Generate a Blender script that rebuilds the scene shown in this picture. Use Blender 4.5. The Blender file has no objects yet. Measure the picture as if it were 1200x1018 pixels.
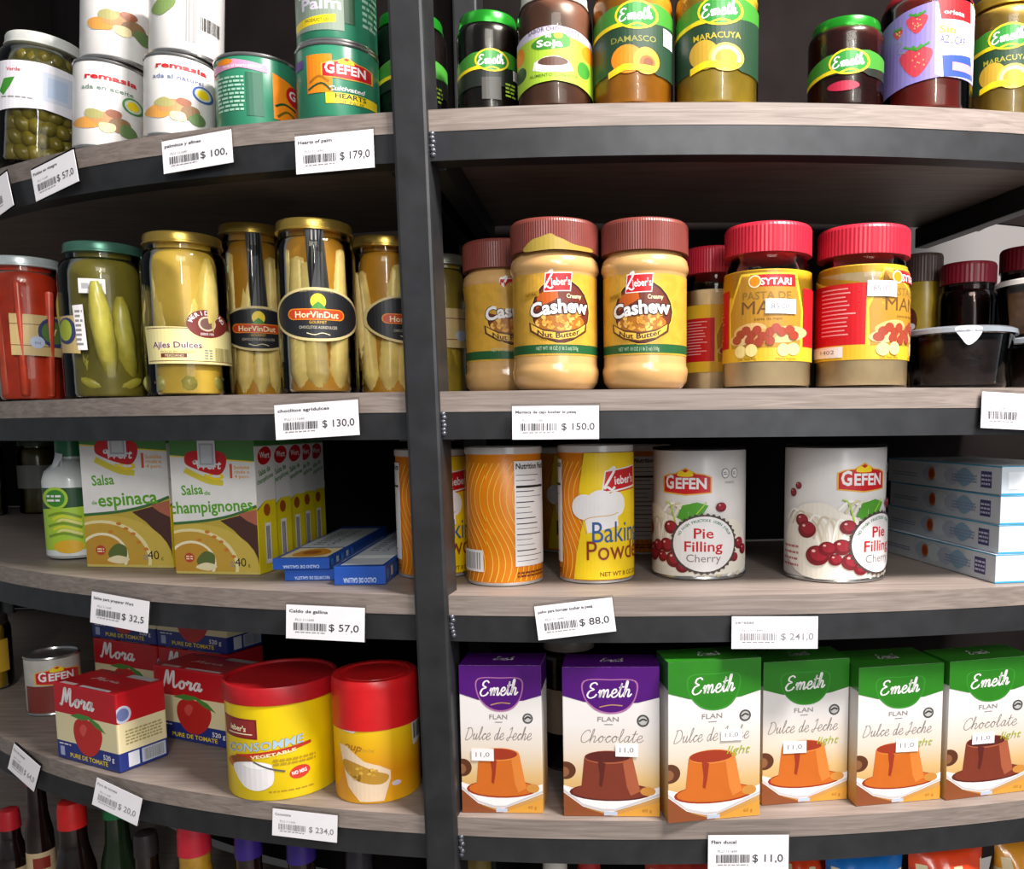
import bpy, bmesh, math, random
from mathutils import Vector, Matrix
from mathutils.geometry import tessellate_polygon
SC = bpy.context.scene
COL = SC.collection
R_ = random.Random(7)
PI = math.pi
# ------------------------------------------------------------------ camera, world, lights, exposure
EYE = 1.30                       # eye height above the floor, metres
CAM_Y = -0.90                    # the camera stands 0.9 m in front of the rack
FPX, PPX, PPY, PITCH, ROLL = 1000.0, 708.2, 602.8, 0.1038, -0.0083
_fw = Vector((0, math.cos(PITCH), -math.sin(PITCH)))
_up0 = Vector((0, math.sin(PITCH), math.cos(PITCH)))
_ri = Vector((1, 0, 0)) * math.cos(ROLL) + _up0 * math.sin(ROLL)
_up = _up0 * math.cos(ROLL) - Vector((1, 0, 0)) * math.sin(ROLL)
CAMP = Vector((0, CAM_Y, EYE))
cd = bpy.data.cameras.new('camera'); cam = bpy.data.objects.new('camera', cd); COL.objects.link(cam)
cam.matrix_world = Matrix(((_ri.x, _up.x, -_fw.x, CAMP.x), (_ri.y, _up.y, -_fw.y, CAMP.y), (_ri.z, _up.z, -_fw.z, CAMP.z), (0, 0, 0, 1)))
cd.sensor_fit = 'HORIZONTAL'; cd.sensor_width = 36; cd.lens = 36 * FPX / 1200
cd.shift_x = (600 - PPX) / 1200; cd.shift_y = (PPY - 509) / 1200; cd.clip_start = 0.02
SC.camera = cam
w = bpy.data.worlds.new('shop_air'); SC.world = w; w.use_nodes = True
w.node_tree.nodes['Background'].inputs[0].default_value = (0.86, 0.93, 1.0, 1)
w.node_tree.nodes['Background'].inputs[1].default_value = 0.18
def area(name, loc, target, sx, sy, power, col):
    l = bpy.data.lights.new(name, 'AREA'); l.shape = 'RECTANGLE'; l.size = sx; l.size_y = sy; l.energy = power; l.color = col
    o = bpy.data.objects.new(name, l); COL.objects.link(o); o.location = loc
    o.rotation_euler = (Vector(target) - Vector(loc)).to_track_quat('-Z', 'Y').to_euler(); return o
area('ceiling_lamp', (0.75, -0.62, 2.75), (0.0, 0.1, 1.2), 0.5, 0.16, 76, (1.0, 0.93, 0.90))
area('added_fill', (0.3, -2.3, 2.75), (0, 0.1, 1.2), 1.2, 0.6, 20, (1.0, 0.96, 0.93))  # added fill light from overhead, not a known fitting of the shop
area('tube_lamp', (0.75, -3.6, 2.75), (0, 0, 1.3), 0.16, 1.3, 34, (1.0, 0.97, 0.94))
area('shop_window', (1.5, -3.4, 1.7), (-0.1, 0.1, 1.2), 1.6, 1.5, 22, (0.93, 0.97, 1.0))
SC.view_settings.view_transform = 'Standard'; SC.view_settings.look = 'None'; SC.view_settings.gamma = 1
SC.view_settings.exposure = 0.12; SC.view_settings.use_curve_mapping = False
SC.cycles.transparent_max_bounces = 24; SC.cycles.max_bounces = 8

# ------------------------------------------------------------------ materials
MATS = {}
def lin(hx):
    hx = hx.lstrip('#'); c = [int(hx[i:i + 2], 16) / 255 for i in (0, 2, 4)]
    return tuple((v / 12.92 if v <= 0.04045 else ((v + 0.055) / 1.055) ** 2.4) for v in c) + (1,)
def mat(hx, rough=0.5, metal=0.0, coat=0.0, vary=0.10, scale=60, bump=0.0, sss=0.0):
    key = (hx, rough, metal, coat, vary, scale, bump, sss)
    if key in MATS: return MATS[key]
    m = bpy.data.materials.new('finish_' + hx.strip('#')); m.use_nodes = True
    nt = m.node_tree; N = nt.nodes; L = nt.links; p = N['Principled BSDF']
    p.inputs['Roughness'].default_value = rough; p.inputs['Metallic'].default_value = metal
    p.inputs['Coat Weight'].default_value = coat; p.inputs['Coat Roughness'].default_value = 0.08
    if sss: p.inputs['Subsurface Weight'].default_value = sss; p.inputs['Subsurface Scale'].default_value = 0.006
    c = lin(hx)
    tc = N.new('ShaderNodeTexCoord'); nz = N.new('ShaderNodeTexNoise'); nz.inputs['Scale'].default_value = scale; nz.inputs['Detail'].default_value = 3
    rp = N.new('ShaderNodeValToRGB')
    rp.color_ramp.elements[0].position = 0.3; rp.color_ramp.elements[1].position = 0.7
    rp.color_ramp.elements[0].color = tuple(v * (1 - vary) for v in c[:3]) + (1,); rp.color_ramp.elements[1].color = tuple(min(1, v * (1 + vary)) for v in c[:3]) + (1,)
    L.new(tc.outputs['Object'], nz.inputs['Vector']); L.new(nz.outputs['Fac'], rp.inputs[0]); L.new(rp.outputs[0], p.inputs['Base Color'])
    if bump:
        b = N.new('ShaderNodeBump'); b.inputs['Strength'].default_value = bump; b.inputs['Distance'].default_value = 0.002
        L.new(nz.outputs['Fac'], b.inputs['Height']); L.new(b.outputs[0], p.inputs['Normal'])
    MATS[key] = m; return m
def pr(hx): return mat(hx, 0.42, vary=0.03)                      # print on paper or card
def glass(tint='#fafaf6', rough=0.03, ior=1.28):
    key = ('glass', tint, rough)
    if key in MATS: return MATS[key]
    m = bpy.data.materials.new('clear_glass'); m.use_nodes = True; nt = m.node_tree; N = nt.nodes; L = nt.links
    N.remove(N['Principled BSDF']); out = N['Material Output']
    fr = N.new('ShaderNodeFresnel'); fr.inputs[0].default_value = ior
    tr = N.new('ShaderNodeBsdfTransparent'); tr.inputs[0].default_value = lin(tint)
    gl = N.new('ShaderNodeBsdfGlossy'); gl.inputs['Roughness'].default_value = rough
    nz = N.new('ShaderNodeTexNoise'); nz.inputs['Scale'].default_value = 25
    tc = N.new('ShaderNodeTexCoord'); L.new(tc.outputs['Object'], nz.inputs['Vector'])
    bp = N.new('ShaderNodeBump'); bp.inputs['Strength'].default_value = 0.08; bp.inputs['Distance'].default_value = 0.002
    L.new(nz.outputs['Fac'], bp.inputs['Height']); L.new(bp.outputs[0], gl.inputs['Normal'])
    mx = N.new('ShaderNodeMixShader'); L.new(fr.outputs[0], mx.inputs[0]); L.new(tr.outputs[0], mx.inputs[1]); L.new(gl.outputs[0], mx.inputs[2])
    L.new(mx.outputs[0], out.inputs[0]); MATS[key] = m; return m
def wood():
    if 'wood' in MATS: return MATS['wood']
    m = bpy.data.materials.new('grey_oak_board'); m.use_nodes = True; nt = m.node_tree; N = nt.nodes; L = nt.links; p = N['Principled BSDF']
    p.inputs['Roughness'].default_value = 0.5
    tc = N.new('ShaderNodeTexCoord'); mp = N.new('ShaderNodeMapping'); mp.inputs['Scale'].default_value = (5, 60, 130)
    nz = N.new('ShaderNodeTexNoise'); nz.inputs['Scale'].default_value = 2.2; nz.inputs['Detail'].default_value = 7; nz.inputs['Distortion'].default_value = 0.6
    rp = N.new('ShaderNodeValToRGB'); e = rp.color_ramp.elements
    e[0].position = 0.25; e[0].color = lin('#82756c'); e[1].position = 0.78; e[1].color = lin('#aa9d94')
    n2 = N.new('ShaderNodeTexNoise'); n2.inputs['Scale'].default_value = 5
    mx = N.new('ShaderNodeMixRGB'); mx.blend_type = 'MULTIPLY'; mx.inputs[0].default_value = 0.35
    L.new(tc.outputs['Object'], mp.inputs[0]); L.new(mp.outputs[0], nz.inputs['Vector']); L.new(nz.outputs['Fac'], rp.inputs[0])
    L.new(tc.outputs['Object'], n2.inputs['Vector']); L.new(rp.outputs[0], mx.inputs[1]); L.new(n2.outputs['Fac'], mx.inputs[2]); L.new(mx.outputs[0], p.inputs['Base Color'])
    b = N.new('ShaderNodeBump'); b.inputs['Strength'].default_value = 0.25; b.inputs['Distance'].default_value = 0.001
    L.new(nz.outputs['Fac'], b.inputs['Height']); L.new(b.outputs[0], p.inputs['Normal'])
    MATS['wood'] = m; return m
def ramp_mat(name, stops, rough=0.4):                            # printed card whose print changes colour up the box
    if name in MATS: return MATS[name]
    m = bpy.data.materials.new(name); m.use_nodes = True; nt = m.node_tree; N = nt.nodes; L = nt.links; p = N['Principled BSDF']
    p.inputs['Roughness'].default_value = rough
    tc = N.new('ShaderNodeTexCoord'); sp = N.new('ShaderNodeSeparateXYZ'); rp = N.new('ShaderNodeValToRGB'); e = rp.color_ramp.elements
    while len(e) < len(stops): e.new(0.5)
    for el, (po, c) in zip(e, stops): el.position = po; el.color = lin(c)
    L.new(tc.outputs['Generated'], sp.inputs[0]); L.new(sp.outputs['Z'], rp.inputs[0]); L.new(rp.outputs[0], p.inputs['Base Color'])
    MATS[name] = m; return m

# ------------------------------------------------------------------ mesh and object helpers
def obj(name, bm, m, parent=None, smooth=None):
    me = bpy.data.meshes.new(name); bm.normal_update(); bm.to_mesh(me); bm.free()
    for x in (m if isinstance(m, (list, tuple)) else [m]): me.materials.append(x)
    if smooth:
        for p in me.polygons: p.use_smooth = True
        me.set_sharp_from_angle(angle=math.radians(smooth))
    o = bpy.data.objects.new(name, me); COL.objects.link(o)
    if parent: o.parent = parent
    return o
def thing(name, label, cat, loc, rz=0.0, group=None):
    o = bpy.data.objects.new(name, None); COL.objects.link(o); o.empty_display_size = 0.02
    o.location = loc; o.rotation_euler = (0, 0, rz); o['label'] = label; o['category'] = cat
    if group: o['group'] = group
    return o
def lathe(prof, seg=48, bm=None, off=(0, 0, 0), rib=0.0, ribs=60):
    bm = bm or bmesh.new(); rings = []
    for r, z in prof:
        if r < 1e-6: rings.append([bm.verts.new((off[0], off[1], z + off[2]))])
        else: rings.append([bm.verts.new((off[0] + r * math.cos(2 * PI * k / seg), off[1] + r * math.sin(2 * PI * k / seg), z + off[2])) for k in range(seg)])
    for a, b in zip(rings, rings[1:]):
        for k in range(seg):
            k2 = (k + 1) % seg
            if len(a) == 1 and len(b) == 1: continue
            if len(a) == 1: bm.faces.new((a[0], b[k2], b[k]))
            elif len(b) == 1: bm.faces.new((a[k], a[k2], b[0]))
            else: bm.faces.new((a[k], a[k2], b[k2], b[k]))
    return bm
def rbox(w, d, h, bev=0.001, bm=None, off=(0, 0, 0)):
    b = bmesh.new(); bmesh.ops.create_cube(b, size=1)
    for v in b.verts: v.co = Vector((v.co.x * w + off[0], v.co.y * d + off[1], (v.co.z + 0.5) * h + off[2]))
    if bev: bmesh.ops.bevel(b, geom=b.edges[:], offset=bev, segments=2, affect='EDGES', profile=0.6)
    if bm is None: return b
    t = bpy.data.meshes.new('tmp'); b.to_mesh(t); b.free(); bm.from_mesh(t); bpy.data.meshes.remove(t); return bm
def prism(pts, z0, z1, bm=None):                                 # plan outline extruded upward
    bm = bm or bmesh.new(); a = [bm.verts.new((x, y, z0)) for x, y in pts]; b = [bm.verts.new((x, y, z1)) for x, y in pts]; n = len(pts)
    tri = tessellate_polygon([[Vector((x, y, 0)) for x, y in pts]])
    for t in tri:
        bm.faces.new([b[i] for i in t]); bm.faces.new([a[i] for i in reversed(t)])
    for i in range(n): bm.faces.new((a[i], a[(i + 1) % n], b[(i + 1) % n], b[i]))
    bmesh.ops.recalc_face_normals(bm, faces=bm.faces[:]); return bm

# ------------------------------------------------------------------ where things stand: sight lines on to the curved shelves
AX, A2, A3, A4 = 0.0716, 0.2406, 0.0175, 0.1071
SHELF = [EYE + 0.324, EYE + 0.0375, EYE - 0.1824, EYE - 0.4334, EYE - 0.77]
THK, RAIL = 0.0217, 0.029
def arc(x): t = x - AX; return A2 * t * t + A3 * t ** 3 + A4 * t ** 4
def slope(x): t = x - AX; return math.atan(2 * A2 * t + 3 * A3 * t * t + 4 * A4 * t ** 3)
def ray(px, py): return (_ri * ((px - PPX) / FPX) + _up * ((PPY - py) / FPX) + _fw)
def on_plane(px, py, z): d = ray(px, py); return CAMP + d * ((z - EYE) / d.z)
def at_back(px, py, back):                                       # the point a distance behind the shelves' front line
    d = ray(px, py); lo, hi = 0.3, 3.5
    for _ in range(50):
        t = (lo + hi) / 2; p = CAMP + d * t
        if p.y - arc(p.x) - back > 0: hi = t
        else: lo = t
    return CAMP + d * lo
def mpp(p): return (p - CAMP).dot(_fw) / FPX                     # metres per photo pixel at a point
def face_cam(p): return math.atan2(p.x, p.y - CAM_Y) * -1.0      # turn so that the front looks to the viewer

# ------------------------------------------------------------------ printed artwork: flat shapes and lettering laid on a surface
_TX = {}
def text_mesh(s, bold=0.0, shear=0.0, res=3):
    key = (s, bold, shear, res)
    if key in _TX: return _TX[key]
    cu = bpy.data.curves.new('lettering', 'FONT'); cu.body = s; cu.offset = bold; cu.shear = shear; cu.resolution_u = res; cu.align_x = 'CENTER'
    o = bpy.data.objects.new('lettering', cu); COL.objects.link(o)
    dg = bpy.context.evaluated_depsgraph_get(); me = bpy.data.meshes.new_from_object(o.evaluated_get(dg))
    me.calc_loop_triangles()
    V = [(v.co.x, v.co.y) for v in me.vertices]; T = [tuple(V[i] for i in t.vertices) for t in me.loop_triangles]
    bpy.data.objects.remove(o); bpy.data.curves.remove(cu); bpy.data.meshes.remove(me)
    xs = [v[0] for v in V] or [0, 1]; _TX[key] = (T, min(xs), max(xs)); return _TX[key]
CAPH = None
def clip_half(poly, ax, val, sgn):
    out = []; n = len(poly)
    for i in range(n):
        a, b = poly[i], poly[(i + 1) % n]; da, db = sgn * (a[ax] - val), sgn * (b[ax] - val)
        if da >= 0: out.append(a)
        if da * db < 0:
            t = da / (da - db); out.append((a[0] + (b[0] - a[0]) * t, a[1] + (b[1] - a[1]) * t))
    return out
def smooth_path(pts, n=5, closed=False):
    m = len(pts); out = []
    for i in range(m if closed else m - 1):
        if closed: p0, p1, p2, p3 = (pts[(i + k) % m] for k in (-1, 0, 1, 2))
        else: p0, p1, p2, p3 = pts[max(0, i - 1)], pts[i], pts[i + 1], pts[min(m - 1, i + 2)]
        for k in range(n):
            t = k / n
            out.append(tuple(0.5 * (2 * p1[j] + (p2[j] - p0[j]) * t + (2 * p0[j] - 5 * p1[j] + 4 * p2[j] - p3[j]) * t * t + (3 * p1[j] - p0[j] - 3 * p2[j] + p3[j]) * t ** 3) for j in (0, 1)))
    if not closed: out.append(pts[-1])
    return out
# pen strokes of a joined-up hand: letter -> (advance, strokes)
PEN = {
 'E': (0.78, [[(.62, .86), (.45, 1.0), (.2, .92), (.16, .7), (.42, .56), (.15, .46), (.02, .2), (.2, .0), (.5, .06), (.66, .24)]]),
 'm': (0.86, [[(.0, .3), (.1, .5), (.12, .0)], [(.12, .0), (.2, .4), (.34, .52), (.38, .36), (.36, .0)], [(.37, .1), (.46, .4), (.6, .52), (.65, .36), (.63, .04), (.74, .04), (.86, .2)]]),
 'e': (0.50, [[(.0, .2), (.14, .24), (.32, .32), (.36, .44), (.26, .54), (.12, .44), (.06, .22), (.14, .02), (.32, .02), (.5, .18)]]),
 't': (0.36, [[(.0, .2), (.12, .5), (.18, .92), (.1, .4), (.12, .06), (.22, .02), (.36, .18)], [(.0, .62), (.36, .68)]]),
 'h': (0.58, [[(.0, .2), (.16, .6), (.2, 1.0), (.12, .98), (.08, .5), (.06, .0)], [(.07, .1), (.2, .44), (.34, .5), (.38, .34), (.34, .06), (.42, .02), (.58, .2)]]),
 'D': (0.80, [[(.2, .96), (.14, .5), (.1, .02), (.4, .04), (.66, .3), (.64, .7), (.4, .96), (.04, .9)]]),
 'u': (0.58, [[(.0, .3), (.1, .5), (.08, .2), (.16, .02), (.3, .14), (.38, .5), (.36, .12), (.44, .02), (.58, .2)]]),
 'l': (0.36, [[(.0, .2), (.18, .6), (.22, 1.0), (.12, .96), (.08, .3), (.14, .02), (.24, .04), (.36, .2)]]),
 'c': (0.44, [[(.0, .16), (.1, .34), (.3, .5), (.34, .42), (.2, .5), (.08, .26), (.16, .02), (.32, .06), (.44, .2)]]),
 'd': (0.56, [[(.36, .42), (.2, .5), (.06, .24), (.14, .02), (.28, .12), (.42, 1.0), (.36, .2), (.42, .02), (.56, .2)]]),
 'o': (0.50, [[(.0, .2), (.1, .4), (.24, .5), (.08, .3), (.16, .02), (.34, .12), (.34, .42), (.22, .5), (.34, .4), (.5, .42)]]),
 'a': (0.54, [[(.36, .44), (.2, .5), (.06, .24), (.14, .02), (.28, .14), (.38, .5), (.34, .12), (.42, .02), (.54, .2)]]),
 'r': (0.40, [[(.0, .26), (.1, .54), (.12, .42), (.28, .46), (.22, .1), (.28, .02), (.4, .2)]]),
 'C': (0.66, [[(.6, .78), (.5, .98), (.22, .84), (.06, .46), (.14, .08), (.38, .0), (.66, .22)]]),
 'M': (1.02, [[(.0, .1), (.1, .0), (.2, .5), (.26, .98), (.34, .98), (.4, .3), (.46, .3), (.62, .98), (.7, .96), (.72, .3), (.8, .02), (1.0, .24)]]),
 'L': (0.66, [[(.2, .84), (.4, 1.0), (.44, .8), (.26, .4), (.1, .04), (.24, .1), (.5, -.02), (.66, .1)]]),
 'J': (0.5, [[(.1, .8), (.3, 1.0), (.26, .4), (.1, -.06), (-.06, .1), (.2, .22), (.5, .24)]]),
 ' ': (0.34, []),
}
class Art:
    """Shapes in photograph pixels about an origin; build() lays them on a surface as one mesh of printed layers."""
    def __init__(s, xc, yb, R=None, lean=0.0, clip=None):
        s.xc, s.yb, s.R, s.lean, s.items, s.clip = xc, yb, R, lean, [], clip
    def L(s, x, y):
        v = s.yb - y; u = x - s.xc - s.lean * v
        if s.R: u = s.R * math.asin(max(-0.985, min(0.985, u / s.R)))
        return (u, v)
    def _add(s, tris, m, split=True, clip=None):
        c = clip or s.clip; out = []
        for t in tris:
            q = list(t)
            if c:
                for ax, val, sg in ((0, c[0], 1), (0, c[2], -1), (1, c[1], 1), (1, c[3], -1)):
                    if len(q) > 2: q = clip_half(q, ax, val, sg)
            if len(q) < 3: continue
            if split and s.R:
                st = s.R * 0.1; k0 = math.floor(min(p[0] for p in q) / st); k1 = math.ceil(max(p[0] for p in q) / st)
                if k1 - k0 > 1:
                    for k in range(k0, k1):
                        a = clip_half(q, 0, k * st, 1)
                        if len(a) > 2: a = clip_half(a, 0, (k + 1) * st, -1)
                        if len(a) > 2: out.append(a)
                    continue
            out.append(q)
        if not out: return
        xs = [p[0] for q in out for p in q]; ys = [p[1] for q in out for p in q]; bb = (min(xs), min(ys), max(xs), max(ys)); lay = 0
        for b2, l2, _, _ in s.items:
            if b2[0] < bb[2] and b2[2] > bb[0] and b2[1] < bb[3] and b2[3] > bb[1]: lay = max(lay, l2 + 1)
        s.items.append((bb, lay, out, m))
    def poly(s, pts, m, local=False, clip=None):
        P = pts if local else [s.L(*p) for p in pts]
        T = tessellate_polygon([[Vector((x, y, 0)) for x, y in P]]); s._add([tuple(P[i] for i in t) for t in T], m, True, clip)
    def rect(s, x0, y0, x1, y1, m): s.poly([(x0, y0), (x1, y0), (x1, y1), (x0, y1)], m)
    def blob(s, pts, m, n=5, clip=None): s.poly(smooth_path(pts, n, True), m, clip=clip)
    def ell(s, x, y, rx, ry, m, rot=0.0, n=22, a0=0, a1=360, clip=None):
        c, q = math.cos(math.radians(rot)), math.sin(math.radians(rot)); P = []
        for k in range(n + (a1 - a0 < 360)):
            a = math.radians(a0 + (a1 - a0) * k / n); dx, dy = rx * math.cos(a), ry * math.sin(a)
            P.append((x + dx * c - dy * q, y - dx * q - dy * c))
        s.poly(P, m, clip=clip)
    def line(s, pts, wd, m, n=4, local=False, taper=False):
        P = smooth_path(pts if local else [s.L(*p) for p in pts], n) if n > 1 else (pts if local else [s.L(*p) for p in pts]); T = []
        N = len(P); A = []
        for i in range(N):
            a, b = P[max(0, i - 1)], P[min(N - 1, i + 1)]; dx, dy = b[0] - a[0], b[1] - a[1]; l = math.hypot(dx, dy) or 1
            h = wd / 2 * (1 if not taper else 0.35 + 0.65 * math.sin(PI * i / (N - 1)))
            A.append(((P[i][0] - dy / l * h, P[i][1] + dx / l * h), (P[i][0] + dy / l * h, P[i][1] - dx / l * h)))
        for a, b in zip(A, A[1:]): T += [(a[1], b[1], b[0]), (a[1], b[0], a[0])]
        s._add(T, m, bool(s.R))
    def text(s, st, x, y, h, m, w=None, bold=0.0, shear=0.0, rot=0.0, arch=0.0, left=False, res=2):
        """x, y: middle (or left end) of the baseline in photo pixels; h: cap height; w: width of the line."""
        global CAPH
        if CAPH is None: CAPH = max(p[1] for t in text_mesh('H')[0] for p in t)
        T, x0, x1 = text_mesh(st, bold, shear, res); k = h / CAPH; kx = (w / (x1 - x0)) if w else k
        u0, v0 = s.L(x, y); mid = x0 if left else (x0 + x1) / 2; wd = (x1 - x0) * kx; c, q = math.cos(math.radians(rot)), math.sin(math.radians(rot))
        def f(p):
            dx, dy = (p[0] - mid) * kx, p[1] * k
            if arch: tt = 2 * dx / wd; dy += arch * (1 - tt * tt)
            return (u0 + dx * c - dy * q, v0 + dx * q + dy * c)
        s._add([tuple(f(p) for p in t) for t in T], m)
    def pen(s, st, x, y, h, w, m, wd, shear=0.18, rot=0.0):
        adv = sum(PEN[ch][0] for ch in st); kx = w / adv; cx = -adv / 2; u0, v0 = s.L(x, y); c, q = math.cos(math.radians(rot)), math.sin(math.radians(rot)); T = []
        for ch in st:
            for k in PEN[ch][1]:
                P = []
                for a, b in smooth_path(k, 5):
                    dx, dy = (cx + a) * kx + shear * b * h, b * h; P.append((u0 + dx * c - dy * q, v0 + dx * q + dy * c))
                N = len(P); A = []
                for i in range(N):
                    a, b = P[max(0, i - 1)], P[min(N - 1, i + 1)]; dx, dy = b[0] - a[0], b[1] - a[1]; l = math.hypot(dx, dy) or 1
                    hh = wd / 2 * (0.65 + 0.35 * abs(dy) / l); A.append(((P[i][0] - dy / l * hh, P[i][1] + dx / l * hh), (P[i][0] + dy / l * hh, P[i][1] - dx / l * hh)))
                for a, b in zip(A, A[1:]): T += [(a[1], b[1], b[0]), (a[1], b[0], a[0])]
            cx += PEN[ch][0]
        s._add(T, m)
    def para(s, x0, y0, x1, y1, n, m, th=0.5):                    # lines of print too small to read
        for i in range(n):
            y = y0 + (y1 - y0) * (i + 0.5) / n; h = (y1 - y0) / n * th / 2; x = x0; T = []
            while x < x1 - 1:
                l = R_.uniform(2.5, 7); xe = min(x + l, x1)
                a, b, c, d = s.L(x, y - h), s.L(xe, y - h), s.L(xe, y + h), s.L(x, y + h); T += [(a, d, c), (a, c, b)]; x = xe + 1.2
            s._add(T, m)
    def bars(s, x0, y0, x1, y1, m, n=22):
        T = []; x = x0; u = (x1 - x0) / n
        while x < x1:
            l = u * R_.choice((0.4, 0.5, 0.9)); a, b, c, d = s.L(x, y0), s.L(min(x + l, x1), y0), s.L(min(x + l, x1), y1), s.L(x, y1); T += [(a, d, c), (a, c, b)]; x += l + u * R_.choice((0.35, 0.5, 0.8))
        s._add(T, m, bool(s.R))
    def build(s, name, parent, fmap, lab=None, step=0.00004, base=0.0002):
        if s.R: step, base = 0.00007, 0.00025
        me = bpy.data.meshes.new(name); V, F, MI, ms = [], [], [], []
        for bb, lay, polys, m in s.items:
            if m not in ms: ms.append(m)
            mi = ms.index(m)
            for q in polys:
                ar = sum(q[i][0] * q[(i + 1) % len(q)][1] - q[(i + 1) % len(q)][0] * q[i][1] for i in range(len(q)))
                if abs(ar) < 1e-5: continue
                if ar < 0: q = list(reversed(q))
                k = len(V); V += [fmap(u, v, base + step * lay) for u, v in q]; F.append(tuple(range(k, k + len(q)))); MI.append(mi)
        me.from_pydata(V, [], F)
        for m in ms: me.materials.append(m)
        me.polygons.foreach_set('material_index', MI); me.update()
        o = bpy.data.objects.new(name, me); COL.objects.link(o); o.parent = parent
        if lab: o['label'] = lab
        return o
def cyl_map(R, sx, sv, prof=None):
    def f(u, v, off):
        z = v * sv; r = (prof(z) if prof else R) + off; a = u * sx / R; return (r * math.sin(a), -r * math.cos(a), z)
    return f
def front_map(w, d, sx, sv): return lambda u, v, off: (u * sx, -d / 2 - off, v * sv)
def right_map(w, d, sx, sv): return lambda u, v, off: (w / 2 + off, -d / 2 + u * sx, v * sv)
def left_map(w, d, sx, sv): return lambda u, v, off: (-w / 2 - off, d / 2 - u * sx, v * sv)
def top_map(w, d, h, sx, sy): return lambda u, v, off: (u * sx, -d / 2 + v * sy, h + off)

# palette of print colours
WHT, BLK, RED, YEL, GRN, DGR, GLD, CRM, BLU, ORG, BRN, GRY, PNK, LGR = (pr(c) for c in ('#efeceb', '#1c1a1c', '#c8161f', '#f3d51e', '#3d8a2c', '#1d4a2a', '#e2b02a', '#f0e2b4', '#233a86', '#ef8a16', '#6a3020', '#8c8a88', '#d995b8', '#a9cf3a'))
# ------------------------------------------------------------------ the room
def struct(name, bm, m): o = obj(name, bm, m); o['kind'] = 'structure'; return o
struct('floor', rbox(7, 6.4, 0.05, 0, off=(0, -1.6, -0.05)), mat('#8d8580', 0.5, vary=0.1, scale=6))
struct('wall_back', rbox(7, 0.1, 3.0, 0, off=(0, 1.45, 0)), mat('#a39f9d', 0.8, vary=0.04, scale=4))

# ------------------------------------------------------------------ the rack
steel = mat('#3a3b3d', 0.42, metal=0.55, vary=0.18, scale=35, bump=0.05)
panel = mat('#1b1716', 0.95, vary=0.2, scale=12); panel.node_tree.nodes['Principled BSDF'].inputs['Specular IOR Level'].default_value = 0.08  # near-black colour standing in for the shade behind the shelves
YMAX = 1.14
DEPTH = 0.42
def strip(x0, x1, f0, f1, z0, z1, n=36):                         # a curved bar following the shelves' front line
    xs = [x0 + (x1 - x0) * i / n for i in range(n + 1)]
    return prism([(x, arc(x) + f0) for x in xs] + [(x, min(arc(x) + f1, YMAX)) for x in reversed(xs)], z0, z1)
rack = thing('shelving_rack', 'black steel rack with curved grey wood shelves in two bays', 'shelving rack', (0, 0, 0))
def bar(p, q, w_, h_):
    p, q = Vector(p), Vector(q); d = q - p; b = rbox(w_, d.length, h_, 0.002, off=(0, d.length / 2, -h_ / 2)); r = d.to_track_quat('Y', 'Z').to_matrix()
    for v in b.verts: v.co = r @ v.co + p
    return b
POSTX = -0.196; LX, RX = -1.44, 0.60
BAYS = ((LX, POSTX - 0.0), (POSTX + 0.0, RX))
for z in SHELF:
    for x0, x1 in BAYS:
        obj('shelf_board', strip(x0, x1, 0.0, DEPTH, z - THK, z), wood(), rack)
        obj('edge_rail', strip(x0, x1, 0.0005, 0.026, z - THK - RAIL, z - THK), steel, rack)
        for x, q in ((x0, 0.02), (x1, -0.02)):
            xx = x + q; obj('cross_rail', bar((xx, arc(xx) + 0.026, z - THK - 0.016), (xx * (0.97 if x < .5 else 0.86), min(arc(xx) + DEPTH - 0.02, YMAX - .03), z - THK - 0.016), 0.022, 0.03), steel, rack)
for x in (LX, POSTX, RX):
    yw = slope(x) * 0.85
    for back, nm in ((0.012, 'upright_post'), (DEPTH, 'upright_post')):
        if x == RX and back == DEPTH: continue
        b = rbox(0.037, 0.042, 2.62, 0.0035); o = obj(nm, b, steel, rack); o.location = (x, min(arc(x) + back, YMAX - .03), 0.0); o.rotation_euler = (0, 0, yw)
        if x == POSTX and back < .1: FPOST = o; o.rotation_euler = (0, -0.014, yw); o.location.x += 0.0245
wel = mat('#5d6068', 0.35, metal=0.5, vary=0.3, scale=120, bump=0.4)
for z in SHELF[:4]:
    b = bmesh.new()
    for k in range(6): bmesh.ops.create_icosphere(b, subdivisions=2, radius=0.0032, matrix=Matrix.Translation((R_.uniform(-.001, .001), 0, -k * 0.0042)))
    o = obj('weld_bead', b, wel, FPOST, 60); o.location = (0.0215, -0.014, z - THK - 0.002)
for k, z in enumerate(SHELF):                                    # dark sheets added as painted shade, open only at right end of second shelf
    z1 = 2.62 if k == 0 else SHELF[k - 1] - 0.004
    for x0, x1 in ((-1.66, POSTX), (POSTX, 0.47 if k == 1 else RX + 0.25)):
        n = 4
        for i in range(n): 
            xs = [x0 + (x1 - x0) * (i + j / 8) / n for j in range(9)]; obj('shade_sheet', prism([(x, min(arc(x) + DEPTH, YMAX) + .022) for x in xs] + [(x, min(arc(x) + DEPTH, YMAX) + .03) for x in reversed(xs)], z, z1), panel, rack)

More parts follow.
